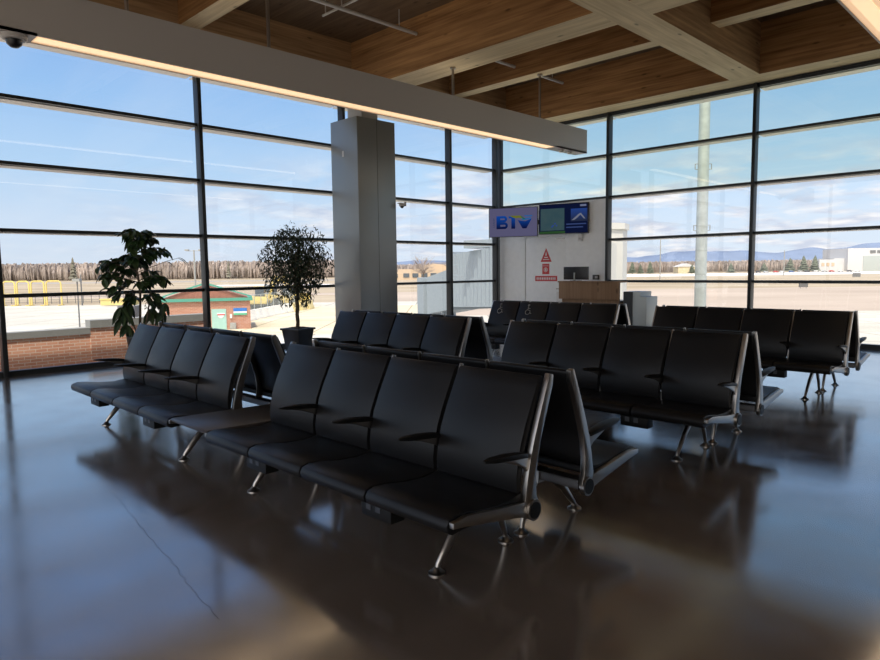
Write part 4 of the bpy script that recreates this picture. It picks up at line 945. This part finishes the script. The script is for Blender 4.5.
b = nb(); abox(b, 4, -0.4, 16.5, 9, 0, 19); abox(b, 10.5, -0.4, 16.5, 15, 0, 19); abox(b, 16.5, -0.4, 16.5, 24, 0, 19); link('sign_letters', b, MT['wire'], t, smooth=False)
t = thing('annex_building', 'small cream building left of the hangar on the horizon', 'building', (-158, 652, G), RZ)
b = nb(); abox(b, -8, 0, 0, 8, 12, 11); abox(b, 8, 2, 0, 14, 12, 6); link('wall', b, MT['hangar'], t, smooth=False)
for q in range(3):
    b = nb(); abox(b, -6+q*4.5, -0.3, 5, -3.5+q*4.5, 0, 8); link('window', b, MT['tanb'], t, smooth=False)
t = thing('barn', 'low cream shed behind the big pale light mast', 'building', (-252.5, 572.2, G), RZ)
b = nb(); abox(b, -8, 0, 0, 8, 12, 6); link('wall', b, mat('cream shed', (0.60, 0.52, 0.34), 0.8), t, smooth=False)
b = nb(); prism(b, [(-9, 6), (9, 6), (0, 9)], -0.5, 12.5, axis='y'); link('roof', b, MT['hangar'], t, smooth=False)

# conifers, each its own tree
def conifer(x, y, h, r, lab, m=None):
    t = thing('conifer', lab, 'tree', (x, y, G), random.uniform(0, 3), 'conifers along the airfield')
    rg = random.Random(int(x*7+y)); b = nb(); seg = 14
    for lv in range(7):
        z0 = h*(0.10+lv*0.125); z1 = z0+h*0.24; rr = r*(1-lv/7.6)
        top_ = b.verts.new((0, 0, min(h, z1))); ring = [b.verts.new((cos(2*pi*q/seg)*rr*rg.uniform(.75, 1.15), sin(2*pi*q/seg)*rr*rg.uniform(.75, 1.15), z0+rg.uniform(-.03, .03)*h)) for q in range(seg)]
        for q in range(seg): b.faces.new((ring[q], ring[(q+1) % seg], top_))
        b.faces.new(ring[::-1])
    link('foliage', b, m or MT['conifer'], t, smooth=False, norm=False)
    b = nb(); tube(b, [(0, 0, 0), (0, 0, h*0.2)], h*0.02, 6); link('trunk', b, MT['bark'], t)
conifer(-268, 500, 11, 4.2, 'dark conifer nearest the jet bridge column at right')
conifer(-263, 505, 9, 3.5, 'second small conifer right of the jet bridge column')
conifer(-247.6, 492, 11, 4.0, 'third conifer on the airfield edge, left of the thin mast')
conifer(-230, 532, 8, 4.0, 'small conifer in front of the cream shed')
conifer(-200.3, 539, 9, 4.0, 'conifer left of the second mullion by the parked cars')
conifer(-202.5, 622, 9, 5.0, 'small conifer right of the second mullion')
conifer(-186, 640, 13, 6.0, 'conifer left of the two tall ones near the annex')
conifer(-175, 641, 15, 5.2, 'left of the two tall dark conifers near the annex')
conifer(-163.5, 633, 15, 5.2, 'right of the two tall dark conifers beside the annex')
conifer(-625, 168, 21, 4.2, 'single tall pine standing above the bare woods at far left', MT['pine'])
conifer(-535, 268, 17, 3, 'lone conifer above the bare woods beside the fig tree crown', MT['pine'])

# bare woods: countless trees, one object per wood
def wood(name, r0, r1, d0, d1, n_, h0, h1, seed, lab, m):
    rg = random.Random(seed); b = nb()
    for q in range(n_):
        r_ = rg.uniform(r0, r1); d__ = rg.uniform(d0, d1); x, y = vw(r_, d__)
        h = rg.uniform(h0, h1); w = h*rg.uniform(0.07, 0.15); seg = 4
        ph = rg.uniform(0, 6)
        base = b.verts.new((x, y, G)); mid = [b.verts.new((x+w*rg.uniform(.6, 1.1)*cos(ph+2*pi*s_/seg), y+w*rg.uniform(.6, 1.1)*sin(ph+2*pi*s_/seg), G+h*rg.uniform(0.45, 0.68))) for s_ in range(seg)]
        up = [b.verts.new((x+w*0.6*cos(ph+0.6+2*pi*s_/seg), y+w*0.6*sin(ph+0.6+2*pi*s_/seg), G+h*rg.uniform(0.85, 1.0))) for s_ in range(seg)]
        for s_ in range(seg):
            b.faces.new((base, mid[(s_+1) % seg], mid[s_])); b.faces.new((mid[s_], mid[(s_+1) % seg], up[(s_+1) % seg], up[s_]))
        b.faces.new(up)
    o_ = link(name, b, m, smooth=False, norm=False); o_['kind'] = 'stuff'; o_['label'] = lab; o_['category'] = 'woods'
    return o_
wood('bare_woods', -600, -72, 600, 720, 9000, 10, 17.5, 1, 'grey brown leafless woods along the left horizon', MT['bare'])
wood('bare_woods', -60, 480, 690, 840, 9000, 8, 13, 2, 'grey brown leafless woods along the right horizon', MT['bare'])
t = thing('bare_tree', 'spreading leafless tree above the tan building by the mullion', 'tree', (-243, 229, G))
rg = random.Random(5); b = nb(); tube(b, [(0, 0, 0), (0.2, 0, 4.5)], [0.45, 0.3], 8); link('trunk', b, MT['bark'], t)
b = nb()
for q in range(46):
    a = rg.uniform(0, 6.28); r_ = rg.uniform(1.5, 7.5); z_ = rg.uniform(6, 13.5); 
    tube(b, [(0.2, 0, rg.uniform(3.5, 5)), (cos(a)*r_*0.5, sin(a)*r_*0.5, z_*0.72), (cos(a)*r_, sin(a)*r_, z_)], [0.16, 0.10, 0.04], 5)
    for s_ in range(4):
        a2 = a+rg.uniform(-.9, .9); tube(b, [(cos(a)*r_*0.6, sin(a)*r_*0.6, z_*0.78), (cos(a2)*(r_+1.2)*0.8, sin(a2)*(r_+1.2)*0.8, z_*rg.uniform(.85, 1.08))], [0.07, 0.03], 4)
link('branches', b, MT['bare'], t)

# hills
def hill(name, r0, r1, d, hs, seed, m, base=G):
    rg = random.Random(seed); b = nb(); n_ = 220; ph = [rg.uniform(0, 6.28) for _ in range(8)]
    rows = []
    for q in range(n_+1):
        f = q/n_; r_ = r0+(r1-r0)*f
        h = hs(f) * (1 + 0.03*sin(37*f+ph[1]) + 0.025*sin(83*f+ph[2]) + 0.015*sin(190*f+ph[3]))
        row = []
        for (dd, hh) in ((0, 0), (0.05, 0.45), (0.12, 1.0), (0.22, 0.6), (0.35, 0.0)):
            x, y = vw(r_, d*(1+dd)); row.append(b.verts.new((x, y, base + max(0, h*hh*(1+0.08*sin(60*f*(1+dd)+hh*9))))))
        rows.append(row)
    for q in range(n_):
        for e in range(4): b.faces.new((rows[q][e], rows[q+1][e], rows[q+1][e+1], rows[q][e+1]))
    o_ = link(name, b, m, norm=True); o_['kind'] = 'structure'
    return o_
def S(a, b_, x): 
    t_ = max(0, min(1, (x-a)/(b_-a))); return t_*t_*(3-2*t_)
# r/d: pixel column 880 -> +0.67, 630 -> +0.29, 400 -> -0.06
HC = [(300, 4), (380, 8), (440, 10), (520, 9), (600, 9), (632, 10.6), (650, 12.5), (676, 15), (708, 16), (746, 14), (759, 14), (788, 15.7), (823, 16.3), (854, 19), (880, 20.6), (960, 22), (1100, 20)]
def hfar(f):
    px = 440 + 655*(-3500+11500*f)/10640
    for (a, ha), (c_, hc) in zip(HC, HC[1:]):
        if a <= px <= c_: 
            q = (px-a)/(c_-a); q = q*q*(3-2*q); return (ha+(hc-ha)*q)*16.24 + 6
    return 60
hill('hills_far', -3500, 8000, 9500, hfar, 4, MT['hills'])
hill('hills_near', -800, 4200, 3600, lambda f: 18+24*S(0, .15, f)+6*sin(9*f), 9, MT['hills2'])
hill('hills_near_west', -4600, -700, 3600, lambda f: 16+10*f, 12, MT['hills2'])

# parked cars in front of the far buildings
carcols = [('white', (0.6, 0.6, 0.6)), ('dark', (0.05, 0.05, 0.06)), ('silver', (0.4, 0.41, 0.42)), ('red', (0.45, 0.06, 0.05)), ('blue', (0.07, 0.13, 0.3))]
cm_ = {n_: mat('car ' + n_, c_, 0.35) for n_, c_ in carcols}
def car(x, y, colname, lab):
    t = thing('parked_car', lab, 'car', (x, y, G), RZ, 'parked cars on the horizon')
    b = nb(); prism(b, [(-2.2, 0.4), (2.2, 0.4), (2.2, 0.9), (1.2, 1.0), (0.6, 1.55), (-1.2, 1.55), (-1.8, 1.0), (-2.2, 0.9)], -0.9, 0.9, axis='y'); link('body', b, cm_[colname], t, smooth=False)
    for sx in (-1.4, 1.4):
        b = nb(); tube(b, [(sx, -0.93, 0.34), (sx, 0.93, 0.34)], 0.34, 10); link('wheel', b, MT['black'], t)
rg = random.Random(9)
order = ['white', 'dark', 'silver', 'red', 'white', 'blue', 'silver', 'dark', 'white', 'silver', 'red', 'white', 'dark', 'white']
for q, cn in enumerate(order):
    f = q/13; x, y = vw(268+f*92+rg.uniform(-0.8, 0.8), 566)
    car(x, y, cn, '%s parked car in the row of tiny cars before the bare woods at right' % cn)

for (x, y, w, lab) in ((-39.7, 167.5, 1.1, 'small dark taxiway sign box on the grass right of the second mullion'), (-65.0, 333.7, 1.8, 'small dark taxiway sign box near the hangar')):
    t = thing('taxiway_sign', lab, 'sign', (x, y, G), RZ)
    b = nb(); abox(b, -w, -0.15, 0.35, w, 0.15, 0.35+w); link('panel', b, MT['wire'], t, smooth=False)
    b = nb(); abox(b, -w*0.7, -0.05, 0, -w*0.6, 0.05, 0.35); abox(b, w*0.6, -0.05, 0, w*0.7, 0.05, 0.35); link('leg', b, MT['coping'], t, smooth=False)
